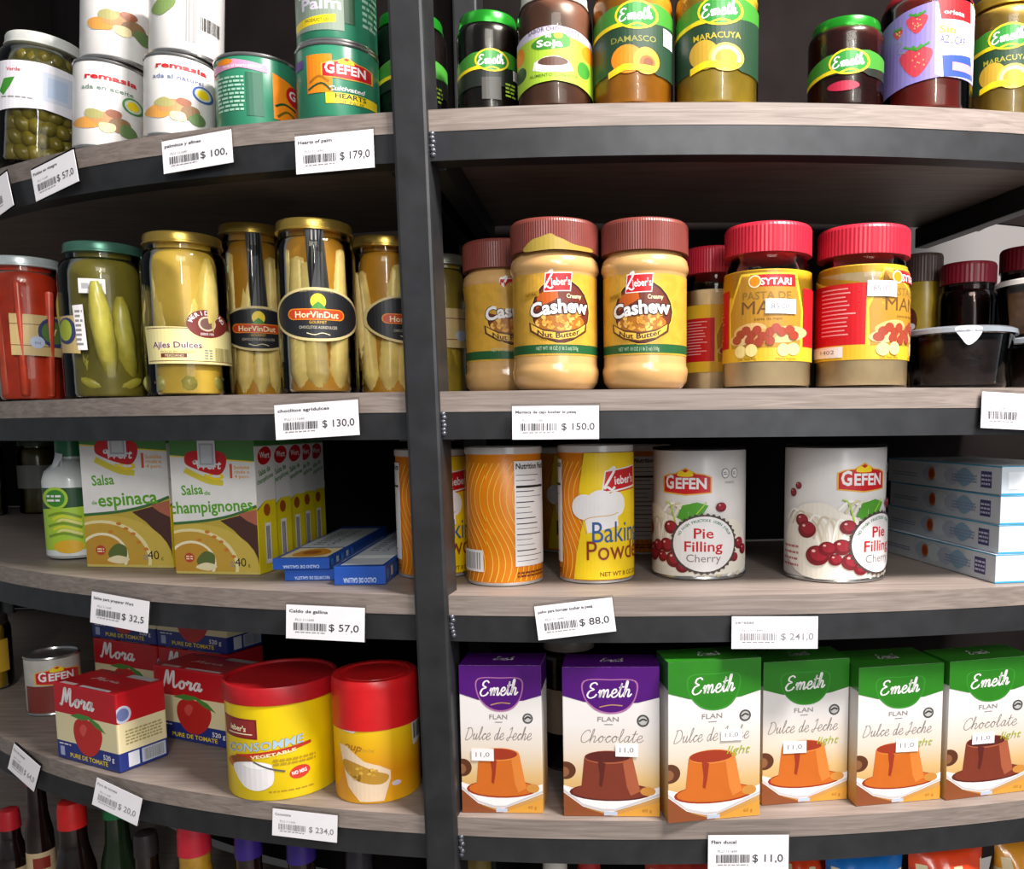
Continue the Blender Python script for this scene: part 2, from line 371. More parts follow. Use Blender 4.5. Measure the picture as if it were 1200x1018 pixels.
# ------------------------------------------------------------------ builders of goods
def put_cyl(name, label, cat, px, yb, yt, wpx, sh, back=None, group=None, turn=0.0, lean=0.0):
    """A round thing standing on shelf sh: its middle, foot and top in the photograph, its width there, and how far back it stands."""
    z = SHELF[sh]
    if back is None:
        p = on_plane(px, yb, z); s = mpp(p); r = wpx * s / 2; d = (p - CAMP); d.z = 0; d.normalize(); c = p + d * r
        s = mpp(c); r = wpx * s / 2
    else:
        gap = max(.004, back - .03); c = at_back(px, yb, gap + .045)
        for _ in range(4): s = mpp(c); r = wpx * s / 2; c = at_back(px, yb, gap + r)
    c.z = z
    if back is not None: q = c - CAMP; yb = PPY - FPX * q.dot(_up) / q.dot(_fw)
    d = ray(px, yt); t = (c.y - (r if sh == 0 else 0) - CAM_Y) / d.y; H = (CAMP + d * t).z - z
    root = thing(name, label, cat, c + Vector((0, 0, .0005)), face_cam(c) + turn, group)
    return dict(root=root, R=r, H=H, s=s, sv=H / (yb - yt), px=px, yb=yb, yt=yt, w=wpx, c=c, z=z, turn=turn)
def cart(g, lean=0.0): return Art(g['px'], g['yb'], g['w'] / 2, lean, (-1e4, 0.5, 1e4, g['H'] / g['sv'] - 0.5))
def cbuild(g, A, name='label', prof=None, grow=0.0, lab=None):
    return A.build(name, g['root'], cyl_map(g['R'] + grow, g['R'] / (g['w'] / 2), g['sv'], prof), lab)
def body_profile(R, H, neck=0.86, shoulder=0.80, top=0.90, foot=0.03, round_=0.12):
    P = [(0, 0.0015), (R * (1 - round_) * 0.6, 0.0015), (R * (1 - round_), 0)]
    for k in range(1, 5): a = k / 4 * PI / 2; P.append((R * (1 - round_) + R * round_ * math.sin(a), R * round_ * 1.1 * (1 - math.cos(a))))
    P.append((R, H * shoulder))
    for k in range(1, 6):
        a = k / 5 * PI / 2; P.append((R * neck + R * (1 - neck) * math.cos(a), H * shoulder + (H * top - H * shoulder) * math.sin(a)))
    P += [(R * neck, H * 0.985)]
    return P
def glass_shell(g, P, tint='#faf9f2', t=0.0018, name='glass_body'):
    inner = [(max(0, r - t), z + (t if i < 4 else 0)) for i, (r, z) in enumerate(P)]
    return obj(name, lathe(P + list(reversed(inner))), glass(tint), g['root'], 40)
def fill(g, P, m, k=0.94, level=None, name='contents', z0=0.003):
    lv = level or P[-1][1] * 0.97; Q = [(0, z0)] + [(r * k, max(z0, z)) for r, z in P[2:] if z < lv]
    Q += [(Q[-1][0], lv), (0, lv)]; return obj(name, lathe(Q), m, g['root'], 40)
def metal_lid(g, r, z0, h, m, rim=0.0012):
    P = [(r - 0.002, z0), (r + rim, z0 + 0.0006), (r + rim, z0 + 0.0022), (r, z0 + 0.003), (r, z0 + h - 0.003), (r - 0.001, z0 + h - 0.0008), (r - 0.003, z0 + h), (r - 0.006, z0 + h - 0.001), (0, z0 + h - 0.001)]
    return obj('lid', lathe([(0, z0 + 0.002)] + P), m, g['root'], 35)
def ribbed_lid(g, r, z0, h, m, n=110):
    bm = bmesh.new(); prof = [(0.0, 0.0, 0), (1.0, 0.0, 1), (1.0, h - 0.004, 1), (0.985, h - 0.0015, 0), (0.95, h, 0), (0.0, h, 0)]; rings = []
    for q, z, rb in prof:
        if q == 0: rings.append([bm.verts.new((0, 0, z0 + z))]); continue
        rings.append([bm.verts.new(((r * q + (0.00045 if rb and k % 2 else 0)) * math.cos(PI * k / n), (r * q + (0.00045 if rb and k % 2 else 0)) * math.sin(PI * k / n), z0 + z)) for k in range(2 * n)])
    for a, b in zip(rings, rings[1:]):
        for k in range(2 * n):
            k2 = (k + 1) % (2 * n)
            if len(a) == 1: bm.faces.new((a[0], b[k2], b[k]))
            elif len(b) == 1: bm.faces.new((a[k], a[k2], b[0]))
            else: bm.faces.new((a[k], a[k2], b[k2], b[k]))
    return obj('lid', bm, m, g['root'], 12)
def hang(o, root, *keys):                                         # hang a detail on the part of the thing that carries it
    for ch in root.children:
        if ch is not o and any(k in ch.name for k in keys): o.parent = ch; return o
    return o
def sticker(A, x0, y0, x1, y1, s=None):
    A.poly([(x0, y0), (x1, y0 + 0.6), (x1, y1), (x0, y1 - 0.6)], WHT)
    if s: A.text(s, (x0 + x1) / 2, (y0 + y1) / 2 + (y1 - y0) * .16, (y1 - y0) * 0.34, pr('#77757a'), w=(x1 - x0) * 0.62)
    else: A.para(x0 + 3, y0 + 3, x1 - 3, y1 - 3, 1, pr('#b4b4b8'), .55)
def put_sticker(g, x0, y0, x1, y1, s=None, grow=0.0006):
    A = cart(g); sticker(A, x0, y0, x1, y1, s); f = cyl_map(g['R'] + grow, g['R'] / (g['w'] / 2), g['sv']); hang(A.build('price_sticker', g['root'], lambda u, v, off: f(u - g['turn'] * g['w'] / 2, v, off)), g['root'], 'body', 'wall')
def pieces(g, mesh_fn, n, rad, z0, m, name, tilt=4, seed=1, sc=(0.92, 1.06)):
    rr = random.Random(seed); base = None
    for k in range(n):
        a = 2 * PI * k / n - PI / 2 + rr.uniform(-.08, .08)
        if base is None: base = obj(name, mesh_fn(), m, g['root'], 60); o = base
        else:
            o = base.copy(); COL.objects.link(o); o.parent = g['root']
        o.location = (rad * math.cos(a), rad * math.sin(a), z0); q = rr.uniform(*sc)
        o.scale = (1, 1, q); o.rotation_euler = (math.radians(rr.uniform(-tilt, tilt)), math.radians(rr.uniform(-tilt, tilt)), rr.uniform(0, 6.28))
def cob(r, h):                                                   # a small ear of corn
    bm = bmesh.new(); nr, ns = 34, 24; rings = []
    for i in range(nr + 1):
        t = i / nr; q = r * min(1, (t * 5 + .45)) * (1 - max(0, t - .3) ** 2 * 0.8) if t < .999 else r * .1
        rings.append([bm.verts.new(((q + 0.0006 * math.cos(k * PI) * (0.5 + 0.5 * math.cos(i * PI))) * math.cos(2 * PI * k / ns), (q + 0.0006 * math.cos(k * PI)) * math.sin(2 * PI * k / ns), h * t)) for k in range(ns)])
    for a, b in zip(rings, rings[1:]):
        for k in range(ns): bm.faces.new((a[k], a[(k + 1) % ns], b[(k + 1) % ns], b[k]))
    bm.faces.new(list(reversed(rings[0]))); bm.faces.new(rings[-1]); return bm
def gherkin(r, h, bend=0.1):
    bm = bmesh.new(); nr, ns = 18, 18; rings = []
    for i in range(nr + 1):
        t = i / nr; q = r * max(0.06, math.sin(PI * min(.985, max(.015, t))) ** 0.38); b = bend * h * math.sin(PI * t)
        rings.append([bm.verts.new((b + q * (1 + .06 * math.sin(3 * k + i * 1.3)) * math.cos(2 * PI * k / ns), q * (1 + .06 * math.sin(2 * k + i)) * math.sin(2 * PI * k / ns), h * t)) for k in range(ns)])
    for a, b in zip(rings, rings[1:]):
        for k in range(ns): bm.faces.new((a[k], a[(k + 1) % ns], b[(k + 1) % ns], b[k]))
    bm.faces.new(list(reversed(rings[0]))); bm.faces.new(rings[-1]); return bm
def tin_profile(R, H, rim=0.0011):
    return [(0, 0.002), (R - .004, 0.002), (R - .003, 0), (R, 0.0004), (R + rim * .6, 0.002), (R, 0.004), (R - .0004, 0.006), (R - .0004, H - .006), (R, H - .004), (R + rim * .6, H - .0025), (R, H - .0006), (R - .002, H), (R - .003, H - .003), (0, H - .003)]
def lean(*gs, deg):                                               # things that stand a little askew
    for g in gs:
        o = g['root']; ax = Vector((g['c'].x, g['c'].y - CAM_Y, 0)).normalized(); q = Matrix.Rotation(math.radians(deg), 4, ax); p0 = gs[0]['root'].location.copy() if g is gs[0] else p0
        o.location = p0 + q @ (o.location - p0) + Vector((0, 0, gs[0]['R'] * math.sin(math.radians(deg)))); o.rotation_mode = 'QUATERNION'; o.rotation_quaternion = (q @ Matrix.Rotation(o.rotation_euler.z, 4, 'Z')).to_quaternion()
def tin(g, body, ends=None):
    ends = ends or mat('#b9b8b6', 0.25, metal=0.9)
    R, H = g['R'], g['H']; P = tin_profile(R, H)
    obj('tin_body', lathe(P[6:8] if False else [(R - .0008, .004), (R - .0002, .0055), (R - .0002, H - .0055), (R - .0008, H - .004)]), body, g['root'], 40)
    obj('base_rim', lathe(P[:6]), mat('#b9b8b6', 0.25, metal=0.9), g['root'], 40); obj('lid', lathe(P[8:]), ends, g['root'], 40)
# ------------------------------------------------------------------ top shelf
def jar_kit(g, contents, lidm=None, lid_h=0.014, neck=0.86, shoulder=0.78, top=0.9, tint='#faf9f2', k=0.955, level=None):
    R, H = g['R'], g['H']; P = body_profile(R, H, neck, shoulder, top); glass_shell(g, P, tint)
    if contents: fill(g, P, contents, k, level)
    if lidm: metal_lid(g, R * neck + 0.002, H - lid_h, lid_h, lidm)
    return P
def prof_of(P):
    def f(z):
        for (r0, z0), (r1, z1) in zip(P[2:], P[3:]):
            if z0 <= z <= z1 and z1 > z0: return r0 + (r1 - r0) * (z - z0) / (z1 - z0)
        return P[-1][0]
    return f
GREENLID = mat('#1f8f22', 0.25, metal=0.5)
def spread(x, e, yb): return [(x - e, yb), (x + e, yb)]
def emeth_jar(px, yb, yt, wpx, back, label, contents, fruit, dark, by, lid=True, word=None, wordm=GLD, tall=False, turn=0.0, group='preserve jars with swirl labels'):
    """by: photo height of the middle of the green emblem."""
    g = put_cyl('preserve_jar', label, 'jar', px, yb, yt, wpx, 0, back, group, turn)
    P = jar_kit(g, contents, GREENLID if lid else mat('#c9a53c', 0.3, metal=0.8), shoulder=0.80 if by > 30 else .86, top=.9 if by > 30 else .95, neck=0.84, k=0.965)
    A = cart(g); h = wpx / 2 * 0.985; q = wpx / 88.0; x = px; dk = pr('#20402a') if not dark else pr('#182018')
    A.poly([(x - h, by + 10 * q), (x - 12 * q, by + 14 * q), (x + h, by + 4 * q), (x + h, yb - 20 * q), (x + 26 * q, yb - 22 * q), (x + 20 * q, yb - 26 * q), (x - 22 * q, yb - 24 * q), (x - h, yb - 18 * q)], dk)
    A.poly([(x - h, by + 2 * q), (x - h * .5, by - 12 * q), (x + h * .6, by - 16 * q), (x + h, by - 10 * q), (x + h, by + 6 * q), (x, by + 12 * q), (x - h, by + 19 * q)], GRN)
    A.poly([(x - h, by + 17 * q), (x - h * .4, by + 9 * q), (x - 8 * q, by + 9 * q), (x - 8 * q, by + 14 * q), (x - h * .5, by + 15 * q), (x - h, by + 23 * q)], YEL)
    A.ell(x + 4 * q, by, 23 * q, 18 * q, YEL); A.ell(x + 4 * q, by, 20.5 * q, 15.5 * q, mat('#2f8a34', 0.3, vary=.05))
    A.pen('Emeth', x + 3 * q, by + 6 * q, 15 * q, 36 * q, WHT, 2.1 * q, rot=6)
    A.line([(x - 8 * q, by + 15 * q), (x + 4 * q, by + 11 * q), (x + 14 * q, by + 13 * q)], 2.2 * q, YEL)
    if word: A.text(word, x + 1 * q, by + 33 * q, 7 * q, wordm, w=50 * q, bold=0.01, rot=2)
    for f in fruit: f(A, x, yb, q)
    cbuild(g, A, prof=prof_of(P))
    return g
def f_peach(A, x, yb, q):
    A.ell(x - 6 * q, yb - 40 * q, 17 * q, 18 * q, pr('#e88a1a')); A.ell(x + 14 * q, yb - 38 * q, 14 * q, 17 * q, pr('#f0a030')); A.ell(x + 15 * q, yb - 36 * q, 8 * q, 9 * q, pr('#b8621a')); A.ell(x + 16 * q, yb - 36 * q, 5 * q, 6 * q, pr('#7a4018'))
    A.poly([(x - 26 * q, yb - 26 * q), (x - 10 * q, yb - 34 * q), (x + 22 * q, yb - 32 * q), (x + 22 * q, yb - 24 * q), (x - 8 * q, yb - 26 * q), (x - 26 * q, yb - 18 * q)], YEL)
def f_passion(A, x, yb, q):
    A.ell(x - 12 * q, yb - 42 * q, 15 * q, 18 * q, pr('#c9a234'), 12); A.ell(x + 10 * q, yb - 38 * q, 18 * q, 17 * q, pr('#d9b44a')); A.ell(x + 10 * q, yb - 38 * q, 15 * q, 14 * q, pr('#f0d890')); A.ell(x + 10 * q, yb - 37 * q, 11 * q, 10 * q, pr('#d89420'))
    A.poly([(x - 26 * q, yb - 28 * q), (x - 12 * q, yb - 34 * q), (x + 24 * q, yb - 32 * q), (x + 20 * q, yb - 24 * q), (x - 10 * q, yb - 26 * q), (x - 26 * q, yb - 20 * q)], YEL)
def f_berry(A, x, yb, q):
    A.ell(x - 2 * q, yb - 8 * q, 18 * q, 7 * q, pr('#a81838'))
def f_none(A, x, yb, q):
    A.poly([(x - 10 * q, yb - 38 * q), (x + 16 * q, yb - 40 * q), (x + 16 * q, yb - 4 * q), (x - 10 * q, yb - 4 * q)], pr('#4a4a44')); A.para(x + 22 * q, yb - 34 * q, x + 36 * q, yb - 10 * q, 4, LGR)
dark_jam = mat('#120c0c', 0.25, vary=.3); amber = mat('#c98420', 0.3, vary=.18, scale=40, sss=.15); pulp = mat('#c9aa3a', 0.3, vary=.16, scale=50, sss=.15); redjam = mat('#38100f', 0.25, vary=.35, scale=60)
emeth_jar(484, 134, 8, 82, 0.105, 'dark jam jar with bright green lid, half hidden behind the upright post', dark_jam, [f_none], True, 84)
g = emeth_jar(574, 130, 8, 73, 0.065, 'dark jam jar with green lid beside the chocolate soy spread', dark_jam, [f_none], True, 76)
put_sticker(g, 601, 84, 607, 98)
g = emeth_jar(742, 122, -28, 93, 0.03, 'amber apricot jam jar on the top shelf with fruit picture', amber, [f_peach], False, 22, False, 'DAMASCO', pr('#8a8a3a'))
put_sticker(g, 776, 34, 786, 58)
emeth_jar(839, 120, -34, 97, 0.03, 'yellow passion fruit jam jar with clear gap on its right', pulp, [f_passion], False, 17, False, 'MARACUYA', pr('#c8b020'))
emeth_jar(990, 120, 14, 86, 0.03, 'dark red jam jar with green lid beside the purple strawberry jar', redjam, [f_berry], True, 80)
emeth_jar(1175, 134, -16, 84, 0.065, 'yellow jam jar to the right of the purple strawberry jar', mat('#a88c3a', 0.3, vary=.16, sss=.15), [f_passion], False, 46, False, 'MARACUYA', pr('#a8a030'))
# soy spread
g = put_cyl('soy_spread_jar', 'chocolate soy spread jar with lime green and lilac label', 'jar', 651, 126, -22, 88, 0, 0.03)
P = jar_kit(g, mat('#6a4638', 0.35, vary=.2, scale=30), mat('#dcd8d0', .4), shoulder=0.74, neck=0.82); A = cart(g)
A.poly([(608, 48), (630, 38), (651, 35), (674, 38), (695, 48), (695, 60), (651, 50), (608, 60)], pr('#c9c2d8'))
A.poly([(608, 56), (651, 46), (695, 56), (695, 120), (676, 110), (651, 107), (628, 110), (608, 120)], LGR)
A.text('SABOR CHOCOLATE', 650, 45.5, 5, pr('#5a4a58'), w=62, bold=.01, arch=3.5); A.blob([(625, 58), (640, 48), (660, 45), (668, 52), (666, 62), (650, 66), (632, 66)], GRN)
A.text('Mi', 644, 51.5, 5, WHT, bold=.02); A.text('Soja', 645, 62.5, 8.5, WHT, w=30, bold=.03); A.ell(655, 48.5, 5, 4, YEL)
A.poly([(626, 92), (628, 82), (640, 76), (654, 75), (666, 80), (672, 92), (660, 96), (638, 96)], WHT); A.ell(649, 82, 17, 6, pr('#5e4034')); A.text('ALIMENTO CON SOJA', 649, 102, 4, pr('#4a6a18'), w=58, bold=.01)
A.ell(612, 68, 5, 12, ORG); A.ell(690, 64, 9, 11, ORG); A.ell(683, 88, 7, 11, GRN); A.ell(612, 92, 7, 10, DGR); cbuild(g, A, prof=prof_of(P))
# strawberry spread
g = put_cyl('strawberry_jam_jar', 'strawberry jam jar with purple wrap and blue sugar free label', 'jar', 1083, 128, -22, 103, 0, 0.03)
P = jar_kit(g, mat('#8f2424', 0.3, vary=.25, scale=50), mat('#b02030', .35), shoulder=0.88, top=.95, neck=0.86); A = cart(g)
PUR = pr('#8478bc'); A.poly([(1032, 24), (1060, 10), (1090, 4), (1126, 0), (1133, 4), (1134, 106), (1100, 104), (1064, 110), (1036, 120)], PUR)
A.poly([(1092, 6), (1128, 0), (1134, 4), (1134, 104), (1100, 104), (1093, 100)], pr('#e9e4f2')); A.poly([(1094, 3), (1128, 0), (1129, 28), (1098, 28)], RED); A.text('orieta', 1112, 22, 6, WHT, w=26, bold=.02, rot=-4)
A.text('Sin', 1105, 46, 9, YEL, w=20, bold=.03, rot=-3); A.text('AZUCAR', 1112, 60, 10, pr('#5a58a8'), w=34, bold=.02, rot=-3); A.poly([(1100, 76), (1130, 72), (1133, 102), (1102, 104)], pr('#34509a')); A.rect(1111, 84, 1131, 95, PNK)
def straw(A, x, y, a, b):
    A.blob([(x - a, y - b * .5), (x, y - b * .8), (x + a, y - b * .5), (x + a * .7, y + b * .4), (x, y + b), (x - a * .7, y + b * .4)], pr('#c23a48'))
    for k in range(9): A.ell(x + R_.uniform(-.5, .5) * a, y + R_.uniform(-.4, .5) * b, .9, 1.2, pr('#e8a070'), n=6)
    for k in (-1, -.3, .4, 1): A.line([(x, y - b * .62), (x + a * .8 * k, y - b * (.9 + .1 * abs(k)))], 2.6, GRN, n=2)
straw(A, 1073, 29, 11, 14); straw(A, 1073, 79, 17, 22); straw(A, 1053, 36, 5, 7); A.line([(1050, 48), (1058, 50), (1052, 60), (1062, 66)], 1, GRY); cbuild(g, A, prof=prof_of(P))
# left bay, top shelf
g = put_cyl('pickle_jar', 'tall jar of green pickles with white lid and white label on the top shelf', 'jar', 49, 198, 32, 96, 0, 0.035)
OJ = g; P = jar_kit(g, mat('#4b4a1e', 0.4, vary=.35, scale=45), mat('#c9ccc6', .35), lid_h=.015, shoulder=.74, neck=.78, k=.8)
def olive():
    bm = bmesh.new(); bmesh.ops.create_icosphere(bm, subdivisions=2, radius=.0095); bmesh.ops.scale(bm, vec=(1, 1, 1.35), verts=bm.verts[:]); return bm
om = mat('#716722', .3, vary=.25, scale=70); ob = None
for ring in range(8):
    zz = .014 + ring * (g['H'] * .82 / 8)
    for k in range(10):
        a = -PI / 2 + (k - 4.5) * .35 + (ring % 2) * .17; rr = (g['R'] * (.745 if ring < 7 else .62))
        if ob is None: ob = obj('pickle', olive(), om, g['root'], 60); o = ob
        else: o = ob.copy(); COL.objects.link(o); o.parent = g['root']
        o.location = (rr * math.cos(a), rr * math.sin(a), zz); o.rotation_euler = (R_.uniform(-1, 1), R_.uniform(-1, 1), 0)
A = cart(g); A.poly([(4, 79), (50, 77), (94, 82), (94, 142), (50, 137), (2, 146)], pr('#dedce2')); A.text('Verde', 20, 92, 4.5, RED, bold=.02); A.poly([(8, 118), (12, 102), (22, 100), (18, 112), (12, 124)], GRN); A.rect(48, 88, 79, 126, pr('#c3cbd8')); A.rect(53, 94, 72, 120, pr('#aebfd6')); A.para(10, 124, 40, 128, 1, GRY); cbuild(g, A, prof=prof_of(P))
tinw = mat('#dcdad6', 0.35, vary=.04)
def food_pic(A, x, y, k, seed):
    r = random.Random(seed)
    for dx, dy, rx, ry, c in ((-18, 4, 14, 9, '#d89a4a'), (-2, -4, 18, 10, '#c8905a'), (14, 2, 12, 11, '#8a6a48'), (22, 8, 9, 9, '#5f7a4a'), (2, 8, 10, 7, '#ead9a0'), (-12, -8, 10, 7, '#a8a468'), (8, -12, 8, 6, '#9a5a3a')):
        A.blob([(x + k * (dx + rx * math.cos(a) * r.uniform(.8, 1.1)), y + k * (dy + ry * math.sin(a) * r.uniform(.8, 1.1))) for a in [i * .785 for i in range(8)]], pr(c), 3)
def white_tin(px, yb, yt, wpx, back, label, kind, z_on=None):
    g = put_cyl('food_tin', label, 'tin', px, yb, yt, wpx, 0, back, 'white food tins in two stacks'); tin(g, tinw)
    A = cart(g); h = wpx / 2
    if kind in ('oil', 'nat'):
        c2 = pr('#4a8a4a') if kind == 'oil' else pr('#3a58a0'); lx = px - h
        A.text('remasia', px + 1, yb - 79, 7, RED, w=56, bold=.03); A.text('ada en aceite' if kind == 'oil' else 'ada al natural', px - 3, yb - 65, 5.5, pr('#6a8a7a') if kind == 'oil' else pr('#5a6a98'), w=56, bold=.01)
        A.ell(px + 23, yb - 53, 11, 11, c2); A.ell(px + 23, yb - 53, 8.5, 8.5, pr('#cfd8c0')); A.ell(px + 23, yb - 53, 6, 6, YEL); food_pic(A, px - 4, yb - 24, 1.0, px)
        A.rect(px + h * .94, yb - 84, px + h * .97, yb - 10, GRY)
    elif kind == 'pic': food_pic(A, px + 2, yb - 36, 1.05, 3); A.para(px - 25, yb - 92, px + 25, yb - 84, 1, GRY)
    else:
        A.blob([(px - 36, yb - 44), (px - 28, yb - 58), (px - 14, yb - 62), (px - 12, yb - 50), (px - 26, yb - 36)], pr('#7f9a58'))
        for k in (0, 3, 7, 9): A.rect(px + k - 1, yb - 112, px + k + .6, yb - 4, GRY)
        A.bars(px + 14, yb - 42, px + 34, yb - 24, BLK)
    cbuild(g, A); return g
def stack(below, above):
    above['root'].location = below['root'].location + Vector((0, 0.003, below['H'] + 0.0004)); above['root'].location.z = below['root'].location.z + below['H'] + 0.0002
a1 = white_tin(128, 176, 69, 76, 0.045, 'white food tin with green emblem, lower tin of the stack beside the olive jar', 'oil')
a2 = white_tin(134, 176, 69, 78, 0.045, 'white food tin with vegetable picture, upper tin of the stack beside the olive jar', 'pic'); stack(a1, a2)
b1 = white_tin(211, 163, 62, 78, 0.045, 'white food tin with blue emblem, lower tin of its stack', 'nat')
b2 = white_tin(216, 163, 62, 80, 0.045, 'white food tin turned to its seam and barcode, on the blue emblem tin', 'seam'); stack(b1, b2)
gtin = mat('#2f8060', 0.3, vary=.05)
g = put_cyl('palm_heart_tin', 'short green tin with pink ribbon beside the white tins', 'tin', 304, 150, 60, 92, 0, 0.05, 'green palm heart tins'); tin(g, gtin); A = cart(g)
A.poly([(259, 76), (280, 70), (315, 77), (315, 87), (285, 82), (259, 87)], PNK); A.text('most of hearts packed', 287, 81, 4, WHT, w=44, bold=.01); A.ell(271, 73, 8, 4, ORG)
A.para(262, 92, 290, 142, 9, pr('#a8d0b8')); A.rect(292, 88, 310, 148, pr('#1d5e44')); A.poly([(320, 84), (346, 96), (346, 148), (320, 148)], ORG); A.ell(344, 108, 10, 14, RED); A.text('G', 341, 113, 12, WHT, bold=.03); A.line([(322, 130), (332, 124), (344, 128)], 3, DGR); A.line([(324, 144), (334, 134), (342, 138)], 3, pr('#6a5a18')); cbuild(g, A)
p1 = g = put_cyl('palm_heart_tin', 'green tin with red crowned emblem under another tin', 'tin', 398, 141, 47, 93, 0, 0.04, 'green palm heart tins'); tin(g, gtin); A = cart(g)
def crown_logo(A, x, y, w, h, hs):
    k = w / 80; g2 = pr('#e8b040'); P = [(x - w / 2, y + h * .4), (x - w / 2, y - h * .25), (x - w * .36, y - h * .36), (x - w * .2, y - h * .4), (x, y - h * .62), (x + w * .2, y - h * .4), (x + w * .36, y - h * .36), (x + w / 2, y - h * .25), (x + w / 2, y + h * .4), (x, y + h * .5)]
    A.poly(P, g2); A.poly([(x + (a - x) * .94, y + (b - y) * .9) for a, b in P], RED)
    A.blob([(x - w * .16, y - h * .28), (x - w * .1, y - h * .5), (x, y - h * .42), (x + w * .08, y - h * .52), (x + w * .14, y - h * .28)], YEL)
    A.text('G', x - w * .335, y + h * .22, hs * 1.25, WHT, w=w * .19, bold=.03); A.text('EFEN', x + w * .1, y + h * .22, hs, WHT, w=w * .60, bold=.03)
A.rect(365, 66, 392, 119, ORG); A.rect(352, 70, 361, 82, pr('#6a3a98')); crown_logo(A, 408, 86, 56, 28, 12); A.text('Cultivated', 408, 116, 6, WHT, w=42, bold=.02, shear=.2)
A.poly([(384, 119), (440, 119), (440, 132), (384, 134)], YEL); A.text('HEARTS', 412, 126.5, 6.5, BLK, w=36, bold=.02); A.text('OF PALM', 412, 134, 5, pr('#7a6a18'), w=28); A.line([(368, 104), (378, 96), (388, 104)], 3, pr('#a86a10')); A.line([(366, 114), (380, 106), (390, 116)], 2.5, DGR); cbuild(g, A)
p2 = g = put_cyl('palm_heart_tin', 'green tin with yellow band standing on the red emblem tin', 'tin', 396, 141, 47, 91, 0, 0.04, 'green palm heart tins'); tin(g, gtin); A = cart(g)
A.poly([(352, 30), (404, 46), (404, 141), (352, 141)], pr('#8a9a88')); A.text('Palm', 378, 112, 15, pr('#d8d0e0'), w=48, bold=.03); A.para(356, 96, 398, 92, 1, WHT)
A.poly([(352, 126), (395, 119), (395, 130), (352, 137)], YEL); A.text('PRODUCT OF', 374, 129, 4, DGR, w=30); A.poly([(404, 40), (416, 40), (416, 130), (404, 130)], DGR); A.para(424, 60, 440, 130, 8, pr('#a8d0b8')); cbuild(g, A); stack(p1, p2)
a2['root'].location.x += .007; b2['root'].location.x += .005; lean(a1, a2, deg=4); lean(b1, b2, deg=3.5); lean(OJ, deg=5)

# ------------------------------------------------------------------ second shelf, left bay
g = put_cyl('pepper_jar', 'jar of red peppers with white lid and cream label', 'jar', 40, 462, 306, 84, 1, 0.03)
P = jar_kit(g, mat('#b8341f', 0.35, vary=.3, scale=30), mat('#c2cccb', .3, metal=.3), lid_h=.013, k=.885)
def slab(r, h): 
    bm = rbox(r * 2, r * .7, h, r * .3); 
    for v in bm.verts: v.co.x += .15 * r * math.sin(v.co.z * 60)
    return bm
pieces(g, lambda: slab(g['R'] * .3, g['H'] * .80), 9, g['R'] * .70, .006, mat('#cf4a30', .3, vary=.25, scale=35, sss=.15), 'pepper_strip', 4, 3)
A = cart(g); CR2 = pr('#c9ae74'); A.poly([(22, 372), (78, 374), (78, 420), (22, 419)], CR2); A.poly([(22, 383), (76, 384), (76, 384.8), (22, 383.8)], BRN); A.poly([(22, 407), (76, 409), (76, 409.8), (22, 407.8)], BRN)
A.ell(64, 392, 16, 17, pr('#38406a')); A.ell(64, 392, 12.5, 13, pr('#5a7a3a')); A.text('V', 63, 396, 8, pr('#e8d8a0'), bold=.03); A.ell(47, 404, 7, 7, pr('#b9c4d8')); A.text('ou', 47, 406, 4, pr('#5a6a98')); cbuild(g, A, prof=prof_of(P)); put_sticker(g, 0, 347, 13, 361)
gr_pick = mat('#b4ac48', .3, vary=.22, scale=40, sss=.1)
g = put_cyl('pickle_jar', 'jar of whole green gherkins with dark green lid', 'jar', 132, 460, 290, 96, 1, 0.035)
P = jar_kit(g, mat('#77702c', 0.4, vary=.3, scale=20), mat('#4a7a68', .3, metal=.5), lid_h=.013, neck=.80, k=.84)
pieces(g, lambda: gherkin(g['R'] * .24, g['H'] * .6, .04), 11, g['R'] * .71, .022, gr_pick, 'gherkin', 9, 5, (.9, 1.1))
o = obj('gherkin', gherkin(g['R'] * .2, g['R'] * 1.25, .12), gr_pick, g['root'], 60); o.location = (-g['R'] * .62, -g['R'] * .62, .022); o.rotation_euler = (0, PI / 2, 0)
A = cart(g); A.ell(93, 391, 11, 17, pr('#38406a')); A.ell(91, 391, 8, 13, pr('#a8b838')); A.text('J', 90, 396, 9, CRM, bold=.02); A.poly([(86, 375), (104, 375), (104, 418), (86, 416)], CR2); A.ell(92, 392, 9, 15, pr('#38406a')); A.ell(91, 391, 6, 12, pr('#a8b838')); A.poly([(99, 364), (109, 363), (111, 414), (102, 414)], WHT); A.para(101, 368, 108, 410, 8, GRY); cbuild(g, A, prof=prof_of(P)); put_sticker(g, 106, 334, 132, 351)
gold = mat('#c9a850', .28, metal=.85)
g = put_cyl('sweet_pickle_jar', 'jar of pale sweet pickles with gold lid and brown oval emblem', 'jar', 224, 459, 279, 92, 1, 0.035)
P = jar_kit(g, mat('#d8b850', 0.4, vary=.25, scale=18), gold, lid_h=.013, neck=.86, k=.86)
pieces(g, lambda: gherkin(g['R'] * .3, g['H'] * .66, .02), 9, g['R'] * .65, .03, mat('#e2cc74', .25, vary=.2, scale=30, sss=.2), 'pickle', 4, 9)
pieces(g, lambda: gherkin(g['R'] * .22, g['R'] * .5, .03), 7, g['R'] * .74, .004, mat('#bdb868', .25, vary=.2, sss=.2), 'pickle', 20, 10)
A = cart(g); CR3 = pr('#eadf9c'); A.poly([(181, 386), (230, 388), (270, 388), (271, 429), (183, 429)], CR3); A.rect(183, 388.5, 270, 389.3, BRN); A.rect(184, 425.5, 271, 426.3, BRN); A.ell(244, 383, 21, 16, pr('#7a2f28')); A.ell(244, 383, 9, 8.5, pr('#d8c8b0')); A.ell(244, 383, 7, 6.5, pr('#7a5a50'))
